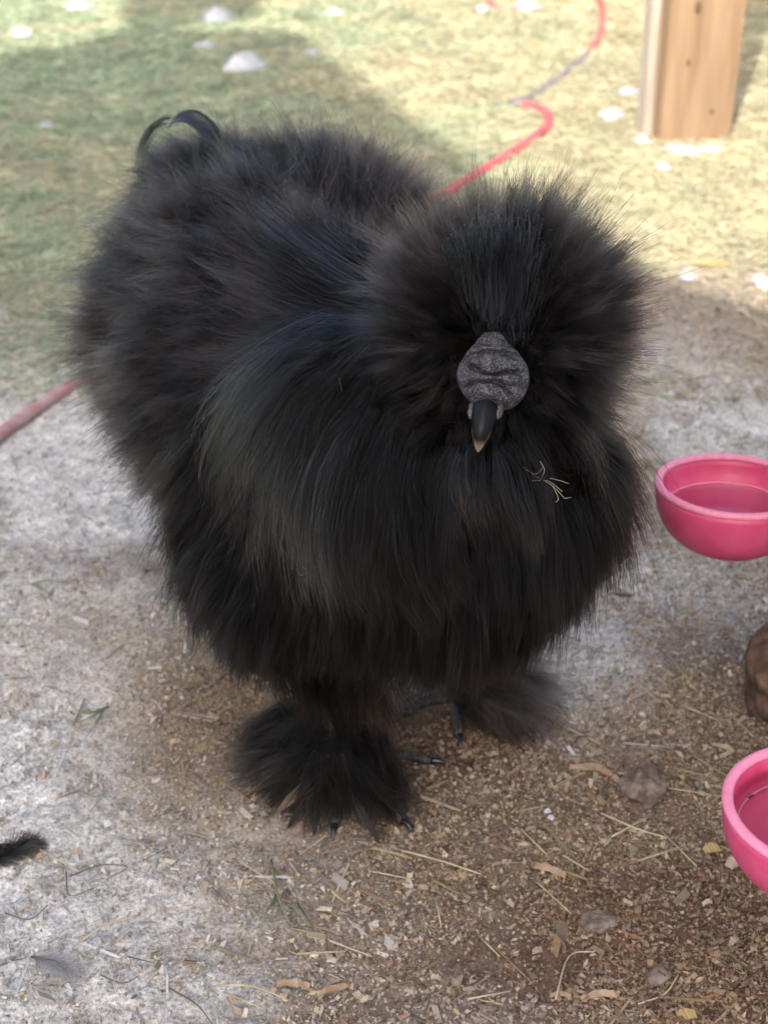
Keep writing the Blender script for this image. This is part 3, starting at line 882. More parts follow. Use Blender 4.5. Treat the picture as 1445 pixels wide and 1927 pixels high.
# ------------------------------------------------------------------ hen: comb and beak
def face():
    # comb frame: facing out of the face towards the camera side and a little upwards
    c = Vector(COMB)
    out = (Vector((0.0, 0, CAM_H)) - c).normalized()
    out = (out + Vector((-0.05, -0.2, 0.18))).normalized()
    uax = Vector((1, 0, 0)); uax = (uax - out * uax.dot(out)).normalized()
    vax = out.cross(uax).normalized()
    if vax.z < 0: vax = -vax
    nr, na = 90, 200
    R0 = 0.0190
    ang = np.array([-180, -135, -110, -90, -60, -35, 0, 30, 60, 80, 100, 120, 150, 180.0])
    rad = np.array([.99, 1.0, 1.04, 1.02, 1.12, 1.10, 1.02, .92, .93, 1.16, 1.16, .95, .91, .99])
    rho = np.linspace(0, 1, nr + 1)[1:]
    A = np.linspace(-np.pi, np.pi, na, endpoint=False)
    RR, AA = np.meshgrid(rho, A, indexing='ij')
    rr = np.interp(np.degrees(AA), ang, rad) * RR
    # drop the rim backwards to close the comb
    under = np.clip((RR - 0.88) / 0.12, 0, 1)
    u = rr * np.cos(AA); v = rr * np.sin(AA)
    u *= (1 - 0.10 * under ** 2); v *= (1 - 0.10 * under ** 2)
    P3 = np.stack([u * 3, v * 3, u * 0], -1).reshape(-1, 3)
    wob = 1.6 * (fbm(P3, 0.9, 3, 5)).reshape(u.shape)
    hgt = 0.62 * (1 - RR ** 2.6) - 0.5 * under ** 1.5
    def valley(h, dist, w, a): return h - a * np.exp(-(dist / w) ** 2)
    vv = v + 0.10 * wob
    bulge = lambda cc, w, a: a * np.exp(-((vv - cc) / w) ** 2)
    hgt = hgt + bulge(0.72, 0.17, 0.05) + bulge(0.28, 0.16, 0.12) + bulge(-0.18 - 0.0, 0.17, 0.13) + bulge(-0.60, 0.15, 0.10)
    hgt = valley(hgt, vv - (0.50 - 0.25 * u ** 2), 0.075, 0.20)
    hgt = valley(hgt, vv - (0.10 - 0.17 * u - 0.10 * np.cos(3 * u)), 0.055, 0.30 * np.exp(-(u / 0.75) ** 4))
    hgt = valley(hgt, vv - (-0.32 + 0.06 * np.cos(4 * u)), 0.06, 0.22 * np.exp(-((u + .1) / 0.6) ** 4))
    dg = (u - 0.35) * 0.80 + (v + 0.45) * 0.60     # slanting crease lower right
    hgt = valley(hgt, dg, 0.05, 0.24 * np.exp(-(((u - .45) ** 2 + (v + .5) ** 2) / 0.12)))
    hgt = valley(hgt, vv - (0.72 - 0.15 * u ** 2), 0.04, 0.08)
    fine = fbm(P3 * 1.0, 5.5, 2, 61).reshape(u.shape)
    hgt = hgt + 0.025 * fine * (1 - under)
    V = [c + out * (0.0190 * (0.62 + 0.0)) * 0 + out * (hgt[0, 0] * R0)]
    for i in range(nr):
        for k in range(na):
            V.append(c + (uax * float(u[i, k]) + vax * float(v[i, k]) + out * float(hgt[i, k])) * R0)
    Fc = [(0, 1 + k, 1 + (k + 1) % na) for k in range(na)]
    for i in range(nr - 1):
        for k in range(na):
            k2 = (k + 1) % na
            Fc.append((1 + i * na + k, 1 + (i + 1) * na + k, 1 + (i + 1) * na + k2, 1 + i * na + k2))
    m, ns, ls, b = material('walnut_comb_skin', (0.03, 0.03, 0.035), 0.55, 0.5)
    tc = node(ns, 'ShaderNodeTexCoord')
    vo = node(ns, 'ShaderNodeTexVoronoi'); vo.inputs['Scale'].default_value = 1700
    ls.new(tc.outputs['Object'], vo.inputs['Vector'])
    nz = node(ns, 'ShaderNodeTexNoise'); nz.inputs['Scale'].default_value = 1100; nz.inputs['Detail'].default_value = 3
    ls.new(tc.outputs['Object'], nz.inputs['Vector'])
    nb = node(ns, 'ShaderNodeTexNoise'); nb.inputs['Scale'].default_value = 180; nb.inputs['Detail'].default_value = 4
    ls.new(tc.outputs['Object'], nb.inputs['Vector'])
    ad = node(ns, 'ShaderNodeMath', operation='ADD'); ls.new(nz.outputs['Fac'], ad.inputs[0])
    ml = node(ns, 'ShaderNodeMath', operation='MULTIPLY'); ls.new(nb.outputs['Fac'], ml.inputs[0]); ml.inputs[1].default_value = 0.5
    ls.new(ml.outputs[0], ad.inputs[1])
    cr = node(ns, 'ShaderNodeValToRGB'); cr.color_ramp.elements[0].position = 0.66; cr.color_ramp.elements[1].position = 0.92
    cr.color_ramp.elements[0].color = (0.006, 0.006, 0.008, 1); cr.color_ramp.elements[1].color = (0.115, 0.105, 0.125, 1)
    ls.new(ad.outputs[0], cr.inputs[0]); ls.new(cr.outputs[0], b.inputs['Base Color'])
    bp = node(ns, 'ShaderNodeBump'); bp.inputs['Strength'].default_value = 0.9; bp.inputs['Distance'].default_value = 0.0005
    ls.new(vo.outputs['Distance'], bp.inputs['Height']); ls.new(bp.outputs[0], b.inputs['Normal'])
    mesh_obj('comb', V, Fc, m, HEN)['label'] = 'grey-black wrinkled walnut comb'

    # beak: upper mandible curved down to a horn-coloured tip
    mb, ns, ls, b = material('beak_horn', (0.02, 0.02, 0.022), 0.36, 0.2)
    base, tipp = Vector(W(916, 757, 0.724)), Vector(W(899, 851, 0.716))
    mid = (base + tipp) / 2 + out * 0.0045
    path = spline([base, mid, tipp + out * 0.0006, ], 14)
    axisv = (tipp - base).normalized()
    ax_n = node(ns, 'ShaderNodeAttribute', attribute_name='Col')
    nz = node(ns, 'ShaderNodeTexNoise'); nz.inputs['Scale'].default_value = 500
    tc = node(ns, 'ShaderNodeTexCoord'); ls.new(tc.outputs['Object'], nz.inputs['Vector'])
    mx = node(ns, 'ShaderNodeMix', data_type='RGBA')
    mx.inputs['A'].default_value = (0.007, 0.007, 0.008, 1); mx.inputs['B'].default_value = (0.27, 0.195, 0.135, 1)
    ls.new(ax_n.outputs['Fac'], mx.inputs['Factor'])
    ls.new(mx.outputs['Result'], b.inputs['Base Color'])
    bp = node(ns, 'ShaderNodeBump'); bp.inputs['Strength'].default_value = 0.5; bp.inputs['Distance'].default_value = 0.0006
    ls.new(nz.outputs['Fac'], bp.inputs['Height']); ls.new(bp.outputs[0], b.inputs['Normal'])
    V, Fc, Cc = [], [], []
    S = 24
    n = len(path)
    for i, p in enumerate(path):
        t = i / (n - 1)
        tan = (path[min(i + 1, n - 1)] - path[max(i - 1, 0)]).normalized()
        side = (uax - tan * uax.dot(tan)).normalized(); nn = side.cross(tan).normalized()
        if nn.dot(out) < 0: nn = -nn
        w = 0.0070 * (1 - t ** 2.0) ** 0.75 * (1 - 0.18 * t) + 0.0002
        h = 0.0075 * (1 - t ** 2.2) ** 0.8 + 0.0002
        for k in range(S):
            a = 2 * math.pi * k / S
            x, y = math.cos(a), math.sin(a)
            ridge = 1.0 + 0.12 * max(0, y) ** 6
            V.append(p + side * (x * w) + nn * (y * h * ridge))
            e = min(1, max(0, (t - 0.76) / 0.12)) * (1.0 if abs(x) > 0.5 else 0.55)
            e = max(e, min(1, max(0, (t - 0.88) / 0.06)) * 0.9, min(1, max(0, (t - 0.55) / 0.12)) * (0.6 if abs(x) > 0.92 else 0))
            Cc.append((e, e, e))
    for i in range(n - 1):
        for k in range(S):
            k2 = (k + 1) % S
            Fc.append((i * S + k, i * S + k2, (i + 1) * S + k2, (i + 1) * S + k))
    bk = mesh_obj('beak', V, Fc, mb, HEN)
    at = bk.data.color_attributes.new('Col', 'FLOAT_COLOR', 'POINT')
    for i, cc in enumerate(Cc): at.data[i].color = (*cc, 1)
    bk['label'] = 'black beak with a pale horn tip'
    # lower mandible just behind
    pl = [p - out * 0.0045 - axisv * 0.002 for p in path[:-6]]
    tube('lower_beak', pl, [0.0055 * (1 - (i / len(pl)) ** 2) ** 0.6 + 0.0004 for i in range(len(pl))], mb, bk, 12)
    # crusty nostril flaps beside the beak root
    mn, ns, ls, b = material('nostril_skin', (0.06, 0.055, 0.055), 0.6)
    noise_mix(mn, 1500, (0.02, 0.02, 0.02), (0.25, 0.23, 0.22), 0.45, 0.75)
    for sx in (-1, 1):
        cc = base + axisv * 0.004 + side * 0 + uax * (0.0062 * sx) + out * 0.0035
        V, Fc = [], []
        bm = bmesh.new(); bmesh.ops.create_icosphere(bm, subdivisions=3, radius=1)
        for vt in bm.verts:
            q = vt.co; k = 1 + 0.25 * math.sin(q.x * 7 + q.y * 5) * math.cos(q.z * 6)
            vt.co = cc + (uax * q.x * 0.0022 + axisv * q.y * 0.0050 + out * q.z * 0.0022) * k
        me = bpy.data.meshes.new('nostril'); bm.to_mesh(me); bm.free()
        me.polygons.foreach_set('use_smooth', [True] * len(me.polygons)); me.materials.append(mn)
        o = bpy.data.objects.new('nostril', me); COL.objects.link(o); o.parent = bk
    # eyes, sunk in the crest at either side of the comb
    me_, ns, ls, b = material('dark_eye', (0.01, 0.008, 0.006), 0.08, 0.8)
    for sx in (-1, 1):
        cc = c + uax * (0.0140 * sx) - out * 0.019 - vax * 0.004
        bm = bmesh.new(); bmesh.ops.create_uvsphere(bm, u_segments=20, v_segments=12, radius=0.0042, matrix=Matrix.Translation(cc))
        me = bpy.data.meshes.new('eye'); bm.to_mesh(me); bm.free()
        me.polygons.foreach_set('use_smooth', [True] * len(me.polygons)); me.materials.append(me_)
        o = bpy.data.objects.new('eye', me); COL.objects.link(o); o.parent = HEN
        o.matrix_parent_inverse = Matrix.Translation(-HEN.location)
    # flesh behind the comb joining it to the head
    for o in COL.objects:
        pass
    return out, uax, vax
FACE = face()

# ------------------------------------------------------------------ bowls
M_pink, ns, ls, b = material('pink_plastic', (0.62, 0.055, 0.19), 0.42, 0.5)
noise_mix(M_pink, 45, (0.54, 0.05, 0.15), (0.66, 0.10, 0.22), 0.3, 0.7, 9, bump=0.12, bump_dist=0.0005)
M_rim, ns, ls, b = material('scuffed_pink_rim', (0.74, 0.24, 0.38), 0.55, 0.4)
noise_mix(M_rim, 300, (0.70, 0.21, 0.34), (0.76, 0.27, 0.40), 0.3, 0.7, bump=0.15, bump_dist=0.0004)
M_water = bpy.data.materials.new('water'); M_water.use_nodes = True
ns, ls = M_water.node_tree.nodes, M_water.node_tree.links
ns.remove(ns['Principled BSDF'])
fr = ns.new('ShaderNodeFresnel'); fr.inputs['IOR'].default_value = 1.33
tr_ = ns.new('ShaderNodeBsdfTransparent'); tr_.inputs[0].default_value = (0.97, 0.93, 0.94, 1)
gl_ = ns.new('ShaderNodeBsdfGlossy'); gl_.inputs['Roughness'].default_value = 0.02
mx_ = ns.new('ShaderNodeMixShader')
wz = ns.new('ShaderNodeTexNoise'); wz.inputs['Scale'].default_value = 60
wb = ns.new('ShaderNodeBump'); wb.inputs['Strength'].default_value = 0.25; wb.inputs['Distance'].default_value = 0.0008
tcw = ns.new('ShaderNodeTexCoord'); ls.new(tcw.outputs['Object'], wz.inputs['Vector'])
ls.new(wz.outputs['Fac'], wb.inputs['Height']); ls.new(wb.outputs[0], gl_.inputs['Normal'])
ls.new(fr.outputs[0], mx_.inputs[0]); ls.new(tr_.outputs[0], mx_.inputs[1]); ls.new(gl_.outputs[0], mx_.inputs[2])
ls.new(mx_.outputs[0], ns['Material Output'].inputs[0])

def lathe(name, prof, mat, parent, centre, seg=72, closed=False):
    V, Fc = [], []
    n = len(prof)
    for (r, z) in prof:
        for k in range(seg):
            a = 2 * math.pi * k / seg
            V.append(centre + Vector((r * math.cos(a), r * math.sin(a), z)))
    for i in range(n - 1 + (1 if closed else 0)):
        j = (i + 1) % n
        for k in range(seg):
            k2 = (k + 1) % seg
            Fc.append((i * seg + k, i * seg + k2, j * seg + k2, j * seg + k))
    return mesh_obj(name, V, Fc, mat, parent)

BUCKET = Vector((0.43, 0.70, 0))
def bowl(centre, label, wl=-0.018):
    """centre = middle of the rim"""
    e = empty('drinking_cup', centre + Vector((0, 0, -0.046)), label, 'bowl', 'pink drinking cups of the waterer')
    R = 0.050
    prof = []
    for k in range(21):       # outside from bottom up
        a = math.pi / 2 * k / 20
        prof.append(((R - 0.0012) * math.sin(a) ** 0.82 + 0.0004, -0.046 * math.cos(a) ** 0.85 if k < 20 else -0.001))
    inner = []
    for k in range(21):
        a = math.pi / 2 * (20 - k) / 20
        inner.append(((R - 0.0052) * math.sin(a) ** 0.80 + 0.0004, -0.027 * math.cos(a) ** 0.6 if k > 0 else -0.001))
    shell = lathe('shell', prof + inner, M_pink, e, centre)
    rim = []
    for k in range(14):
        a = 2 * math.pi * k / 14
        rim.append((R - 0.0030 + 0.0029 * math.cos(a), -0.0002 + 0.0024 * math.sin(a)))
    lathe('rim', rim, M_rim, e, centre, closed=True)
    # a step inside and the water
    step = [(0.0405 + 0.0007 * math.cos(2 * math.pi * k / 8), -0.0165 + 0.0007 * math.sin(2 * math.pi * k / 8)) for k in range(8)]
    lathe('inner_ledge', step, M_rim, e, centre, closed=True)
    wr = 0.0396 if wl < -.012 else 0.0437
    lathe('water', [(wr, wl + .0008), (wr - .0006, wl + .0001), (wr - .0026, wl), (0.0001, wl)], M_water, e, centre)
    # arm to the bucket
    d = (Vector((BUCKET.x, BUCKET.y, centre.z)) - centre); d.z = 0; L = d.length; d.normalize()
    a0 = centre + d * 0.035 + Vector((0, 0, -0.032)); a1 = centre + d * (L - 0.150) + Vector((0, 0, -0.028))
    tube('stem', [a0, a0.lerp(a1, 0.3), a1], [0.012, 0.011, 0.011], M_pink, e, 20)
    return e
c1 = W(1379, 917, 0.96); c2 = W(1553, 1521, 0.725)
upper_bowl = bowl(c1, 'pink drinking cup of water beyond, right of the bird, upper one at the photo edge')
lower_bowl = bowl(c2, 'nearer pink drinking cup with a small dark insect in it, lower right corner', -0.0085)
upper_bowl.rotation_euler.x = math.radians(-3.5)
# bucket the cups are screwed into (outside the frame)
M_bucket, ns, ls, b = material('white_bucket_plastic', (0.7, 0.7, 0.68), 0.4)
bk = empty('water_bucket', Vector((BUCKET.x, BUCKET.y, 0.055)), 'white water bucket carrying the pink drinking cups', 'bucket')
lathe('bucket_wall', [(0.001, 0.055), (0.135, 0.055), (0.140, 0.06), (0.155, 0.36), (0.162, 0.362), (0.162, 0.372), (0.152, 0.372), (0.137, 0.066), (0.001, 0.062)], M_bucket, bk, BUCKET)

# insect on the water of the near cup
M_ant, *_ = material('insect_black', (0.01, 0.008, 0.008), 0.35)
ap = G(1413, 1498, c2.z - 0.0080)
ant = empty('insect', ap, 'tiny dark insect floating in the nearer pink cup', 'insect')
def ellipsoid(name, c, r, mat, parent, rot=0.0, sub=2):
    bm = bmesh.new(); bmesh.ops.create_icosphere(bm, subdivisions=sub, radius=1, matrix=Matrix.Translation(c) @ Matrix.Rotation(rot, 4, 'Z') @ Matrix.Diagonal((*r, 1)))
    me = bpy.data.meshes.new(name); bm.to_mesh(me); bm.free(); me.polygons.foreach_set('use_smooth', [True] * len(me.polygons)); me.materials.append(mat)
    o = bpy.data.objects.new(name, me); COL.objects.link(o)
    if parent: o.parent = parent; o.matrix_parent_inverse = Matrix.Translation(-parent.location)
    return o
ra = math.radians(40); dv = Vector((math.cos(ra), math.sin(ra), 0))
ellipsoid('abdomen', ap - dv * 0.0014, (0.0012, 0.0006, 0.0005), M_ant, ant, ra)
ellipsoid('thorax', ap, (0.0006, 0.0004, 0.0004), M_ant, ant, ra)
ellipsoid('head', ap + dv * 0.0011, (0.0006, 0.0005, 0.0004), M_ant, ant, ra)
for s in (-1, 1):
    for q in (-0.5, 0.1, 0.6):
        pv = Vector((-dv.y, dv.x, 0)) * s
        tube('leg', [ap + dv * 0.0006 * q, ap + dv * 0.001 * q + pv * 0.0009 + Vector((0, 0, 0.0003)), ap + dv * 0.0014 * q + pv * 0.0016 - Vector((0, 0, 0.0001))], 0.00007, M_ant, ant, 5)

# ------------------------------------------------------------------ hose
M_hose, ns, ls, b = material('red_hose_rubber', (0.50, 0.06, 0.07), 0.5)
noise_mix(M_hose, 25, (0.42, 0.06, 0.07), (0.50, 0.13, 0.13), 0.3, 0.72)
M_hose_shade, ns, ls, b = material('dusty_shaded_hose_rubber', (0.4, 0.2, 0.2), 0.8)  # duller copy of the red: dust plus shade put into the colour
noise_mix(M_hose_shade, 60, (0.34, 0.13, 0.13), (0.42, 0.30, 0.29), 0.3, 0.7)
M_hoseg, ns, ls, b = material('grey_hose_mend', (0.22, 0.20, 0.20), 0.5)
noise_mix(M_hoseg, 40, (0.12, 0.11, 0.11), (0.24, 0.20, 0.20))
hose = empty('garden_hose', G(600, 520), 'red garden hose with a grey length, snaking over grass behind the bird', 'hose')
HR = 0.0068
def gp(L): return [G(x, y, HR * 0.9) for x, y in L]
main = spline(gp([(-260, 1010), (-120, 915), (0, 818), (90, 755), (175, 703), (300, 640), (500, 540), (700, 440), (820, 375), (880, 338), (940, 302), (1000, 262), (1030, 236), (1028, 212), (1003, 201), (974, 196)]), 10)
k_ = int(len(main) * .45)
tube('hose_length', main[:k_ + 1], HR * .92, M_hose_shade, hose, 14)['label'] = 'dusty length of hose, shade put into its dull colour'
tube('hose_length', main[k_:], HR * 1.1, M_hose, hose, 14)
tube('hose_joint', [main[-1] + Vector((0.008, -0.004, 0)), main[-1], main[-1] + Vector((-0.010, 0.012, 0))], [0.0088, 0.0088, 0.0082], M_hoseg, hose, 14)
tube('grey_length', spline(gp([(976, 192), (1000, 182), (1045, 152), (1085, 120), (1108, 98)]), 10), HR * 1.0, M_hoseg, hose, 12)
tube('hose_length', spline(gp([(1106, 99), (1125, 75), (1133, 45), (1130, 10), (1115, -30), (1080, -60), (1010, -70)]), 10), HR, M_hose, hose, 12)
loop = empty('garden_hose', G(950, 12), 'short red hose loop lying in the grass at the top edge', 'hose')
tube('hose_length', spline(gp([(925, -60), (919, -20), (924, 8), (945, 19), (985, 15), (1000, -10), (990, -40)]), 10), HR, M_hose, loop, 12)

# ------------------------------------------------------------------ wooden post
M_wood, ns, ls, b = material('raw_lumber', (0.5, 0.33, 0.18), 0.7)
nz, cr = noise_mix(M_wood, 14, (0.19, 0.115, 0.062), (0.33, 0.225, 0.135), 0.25, 0.75, 10, stretch=(4, 4, 0.4), bump=0.5, bump_dist=0.003)
M_wside, ns, ls, b = material('weathered_lumber_edge', (0.5, 0.45, 0.38), 0.8)
noise_mix(M_wside, 18, (0.28, 0.23, 0.18), (0.50, 0.43, 0.36), 0.3, 0.7, 6, stretch=(6, 6, 0.4))
pl, pr = G(1239, 275), G(1372, 268)
post = empty('wooden_post', (pl + pr) / 2, 'upright raw tan lumber post standing in the sunlit grass', 'post')
wdir = (pr - pl); width = wdir.length; wdir.normalize(); ddir = Vector((-wdir.y, wdir.x, 0))
def board(name, o, w, d, h, mat, parent, w1=None, bev=0.002):
    bm = bmesh.new()
    w1 = w1 or w
    vs = []
    for (z, ww, ex) in ((-0.02, w, 0), (h, w1, 0)):
        for (a, bb) in ((0, 0), (ww, 0), (ww, d), (0, d)):
            off = -(ww - w) / 2
            vs.append(bm.verts.new(o + wdir * (a + off) + ddir * bb + Vector((0, 0, z))))
    for f in ((0, 3, 2, 1), (4, 5, 6, 7), (0, 1, 5, 4), (1, 2, 6, 5), (2, 3, 7, 6), (3, 0, 4, 7)): bm.faces.new([vs[i] for i in f])
    bmesh.ops.bevel(bm, geom=bm.edges[:], offset=bev, segments=2, affect='EDGES')
    me = bpy.data.meshes.new(name); bm.to_mesh(me); bm.free(); me.materials.append(mat)
    ob = bpy.data.objects.new(name, me); COL.objects.link(ob); ob.parent = parent
    ob.matrix_parent_inverse = Matrix.Translation(-parent.location)
    return ob
board('front_board', pl, width, 0.036, 1.9, M_wood, post, w1=width * 1.28)
board('back_board', pl + ddir * 0.0375 - wdir * 0.013, width * 1.02, 0.036, 1.9, M_wside, post, w1=width * 1.18)
M_knot, *_ = material('knot_wood', (0.13, 0.07, 0.035), 0.7)
def knot(u, h, r):
    c = pl + wdir * (width * u) - ddir * 0.0006 + Vector((0, 0, h))
    bm = bmesh.new(); bmesh.ops.create_icosphere(bm, subdivisions=3, radius=1)
    for v in bm.verts:
        q = v.co; v.co = c + wdir * q.x * r + Vector((0, 0, q.z * r * 1.7)) + ddir * q.y * 0.0012
    me = bpy.data.meshes.new('knot'); bm.to_mesh(me); bm.free(); me.materials.append(M_knot)
    o = bpy.data.objects.new('knot', me); COL.objects.link(o); o.parent = post
    o.matrix_parent_inverse = Matrix.Translation(-post.location)
knot(.36, .205, .0055); knot(.30, .125, .003); knot(.7, .05, .0028)
# far red board low along the top edge
M_red, ns, ls, b = material('faded_red_paint', (0.35, 0.07, 0.06), 0.7)
noise_mix(M_red, 12, (0.26, 0.05, 0.05), (0.42, 0.11, 0.09))
ra_, rb_ = G(1040, -2), G(1700, -2)
rb = empty('red_board', (ra_ + rb_) / 2, 'low faded red board beyond the wooden post at the top edge', 'board')
d_ = (rb_ - ra_).normalized(); e_ = Vector((-d_.y, d_.x, 0))
V = [ra_ + e_ * a + Vector((0, 0, z)) for a in (0, 0.04) for z in (0, 0.14)] + [rb_ + e_ * a + Vector((0, 0, z)) for a in (0, 0.04) for z in (0, 0.14)]
mesh_obj('plank', V, [(0, 4, 5, 1), (1, 5, 7, 3), (3, 7, 6, 2), (2, 6, 4, 0), (0, 1, 3, 2), (4, 6, 7, 5)], M_red, rb, smooth=False)

# ------------------------------------------------------------------ added sun blocker, unseen overhead behind the camera, outlined from its wanted shadow
def add_sun_blocker():
    hgt = 4.0
    px = [(-60, 118), (0, 110), (120, 92), (228, 73), (236, 62), (233, 0), (231, -70), (232, -130), (500, -130), (492, 40), (430, 46), (350, 50), (340, 62), (400, 66), (480, 62), (560, 66), (605, 92), (640, 130), (700, 178), (800, 240), (870, 296), (960, 360), (1080, 430), (1230, 513), (1300, 540), (1445, 583), (1600, 620)]
    pts = [G(x, y) for x, y in px]
    pts += [Vector((1.6, 1.3, 0)), Vector((1.9, -0.6, 0)), Vector((-1.9, -0.6, 0)), Vector((-1.7, 2.9, 0))]
    off = SUN * (hgt / SUN.z)
    top = [p + off for p in pts]
    bot = [p - Vector((0, 0, 0.006)) for p in top]
    n = len(pts)
    m, *_ = material('sun_blocker_matte', (0.16, 0.17, 0.16), 0.9)
    Fc = [tuple(range(n)), tuple(range(2 * n - 1, n - 1, -1))] + [(i, n + i, n + (i + 1) % n, (i + 1) % n) for i in range(n)]
    o = mesh_obj('sun_blocker', top + bot, Fc, m, smooth=False)
    bm = bmesh.new(); bm.from_mesh(o.data); bmesh.ops.triangulate(bm, faces=bm.faces[:]); bmesh.ops.recalc_face_normals(bm, faces=bm.faces[:]); bm.to_mesh(o.data); bm.free()
    tag(o, 'added unseen sun blocker overhead, shaped to throw the shade round the bird', 'shade cloth')
add_sun_blocker()

# ------------------------------------------------------------------ white feathers in the grass
M_white, ns, ls, b = material('white_down', (0.48, 0.49, 0.52), 0.9)
b.inputs['Subsurface Weight'].default_value = 0.0
def down_feather(px, py, w_px, h_px, ang, label, group='white down feathers lying on the grass'):
    p = G(px, py, 0.010)
    z = (p - EYE).length
    HZ = h_px / F_PX * z * .5
    L = w_px / F_PX * z * .9
    Wd = max(h_px / F_PX * z * 1.6, 0.45 * L)
    e = empty('white_feather', p, label, 'feather', group)
    d = Vector((math.cos(ang), math.sin(ang), 0)); s = Vector((-d.y, d.x, 0))
    V, Fc = [], []
    n, C = 12, 9
    for i in range(n + 1):
        t = i / n
        w = Wd / 2 * (math.sin(math.pi * min(1, 0.08 + t * 0.9)) ** 0.7) * (1 + random.uniform(-.12, .12))
        for k in range(C):
            x = 2 * k / (C - 1) - 1
            jag = 1 + random.uniform(-.22, .22)
            z_ = -.008 + HZ * math.sin(math.pi * min(1, .1 + t * .85)) * (1 - abs(x) ** 2.2) * random.uniform(.6, 1.25)
            V.append(p + d * (L * (t - .5)) + s * (x * w * jag) + Vector((0, 0, z_)))
    for i in range(n):
        for k in range(C - 1):
            a = i * C + k; Fc.append((a, a + 1, a + C + 1, a + C))
    o = mesh_obj('vane', V, Fc, M_white, e)
    o.modifiers.new('t', 'SOLIDIFY').thickness = 0.0008
    tube('quill', [p + d * (-L * .62), p + Vector((0, 0, .006)), p + d * (L * .45) + Vector((0, 0, .004))], [.0009, .0007, .0003], M_white, e, 6)
    q = np.array(V)
    nb = 260
    i0 = rng.integers(0, len(q), nb)
    b0 = q[i0]; dirs = norm(b0 - np.array(p)[None]) + rng.normal(0, .5, (nb, 3)); dirs[:, 2] = np.abs(dirs[:, 2]) * .6
    M = 4
    pts = np.stack([b0 + norm(dirs) * (L * .22 * k / (M - 1)) for k in range(M)], 1)
    o = curves_obj('down', pts, np.full((nb, M), .00025), M_grass, e, np.full((nb, 3), .5))
    o['kind'] = 'stuff'
for a in [
    (150, 12, 56, 24, 0.3, 'white downy feather at the top edge, left of the sunlit corner'),
    (42, 62, 40, 24, -0.2, 'white downy feather on sunlit grass near the top left edge'),
    (410, 34, 52, 42, -0.6, 'white downy feather in the far narrow shade at the top'),
    (385, 85, 40, 22, 0.7, 'slim white feather just inside the shade edge, left of the biggest feather'),
    (462, 125, 60, 56, -0.9, 'biggest white feather, lying in the shade above the bird\'s back'),
    (590, 96, 30, 16, 0.1, 'faint small white feather at the shade corner above the bird'),
    (88, 233, 26, 14, -0.7, 'tiny white feather in shaded grass at the left'),
    (630, 22, 20, 22, 1.2, 'small upright white feather at the top, right of the shade'),
    (992, 14, 46, 34, 0.5, 'white feather caught against the short red hose loop'),
    (908, 14, 20, 16, 0.5, 'tiny white fleck of down left of the short red hose loop'),
    (1182, 170, 38, 18, 0.1, 'small white feather in sunlit grass left of the post, farther one'),
    (1152, 213, 44, 24, -0.1, 'small white feather in sunlit grass left of the post, nearer one'),
    (1208, 262, 28, 28, 0.4, 'round clump of white down at the left foot of the post'),
    (1246, 308, 22, 20, 0.9, 'tiny ball of white down just below the post'),
    (1285, 280, 74, 16, 0.0, 'long white feather along the bottom of the post'),
    (1340, 277, 50, 14, 0.1, 'white down feather at the right foot of the post'),
    (1432, 524, 30, 30, 0.3, 'white fleck of down in sun at the right edge'),
    (1295, 512, 30, 16, 0.3, 'pale small feather at the shade edge right of the crest')]:
    down_feather(*a)

# ------------------------------------------------------------------ loose things on the dirt
M_clod, ns, ls, b = material('dry_clod', (0.2, 0.15, 0.12), 0.95)
noise_mix(M_clod, 130, (0.09, 0.065, 0.05), (0.25, 0.20, 0.17), 0.35, 0.7, bump=0.9, bump_dist=0.002)
M_rock, ns, ls, b = material('rust_brown_rock', (0.12, 0.07, 0.05), 0.9)
noise_mix(M_rock, 60, (0.05, 0.028, 0.02), (0.20, 0.12, 0.09), 0.35, 0.7, bump=0.9, bump_dist=0.004)
def lump(name, px, py, r, squash, mat, label, cat, seed=0, off=(0, 0), group=None):
    p = G(px, py)
    p.x += off[0]; p.y += off[1]
    bm = bmesh.new(); bmesh.ops.create_icosphere(bm, subdivisions=5 if r > .008 else 3, radius=1)
    q = np.array([tuple(v.co) for v in bm.verts])
    k = 1 + 0.42 * fbm(q, 1.4, 3, seed) + 0.13 * fbm(q, 6, 3, seed + 3, 0.7)
    for v, kk in zip(bm.verts, k):
        v.co = v.co * float(kk) * r
        v.co.x *= squash[0]; v.co.y *= squash[1]; v.co.z *= squash[2]
    me = bpy.data.meshes.new(name); bm.to_mesh(me); bm.free()
    me.polygons.foreach_set('use_smooth', [True] * len(me.polygons)); me.materials.append(mat)
    o = bpy.data.objects.new(name, me); COL.objects.link(o); o.location = p + Vector((0, 0, r * squash[2] * 0.72))
    return tag(o, label, cat, group)
lump('dirt_clod', 1210, 1498, 0.0132, (1, .95, .95), M_clod, 'round grey-brown clod of dry dirt left of the nearer pink cup', 'clod', 3)
lump('dirt_clod', 1125, 1745, 0.0085, (1.3, 1, .6), M_clod, 'flat crumbly tan clod low in the dark brown dirt', 'clod', 8)
lump('dirt_clod', 1235, 1845, 0.0062, (1.1, 1, .8), M_clod, 'small grey clod near the bottom right', 'clod', 12)
lump('dirt_clod', 1095, 1400, 0.0045, (1.1, 1, .8), M_clod, 'tiny clod of dirt right of the far foot', 'clod', 15)
lump('brown_rock', 1445, 1392, 0.040, (.72, .8, .95), M_rock, 'rust-brown rough rock cut by the right edge, under the upper pink cup', 'rock', 21, off=(0.013, 0.03))
bpy.data.objects['water_bucket'].location.z += 0
# stones the bucket stands on, out of the frame with it
lump('bucket_stone', 1445, 1392, 0.045, (1.3, 1.5, .75), M_rock, 'flat brown stone under the water bucket', 'stone', 33, off=(0.16, -0.09))

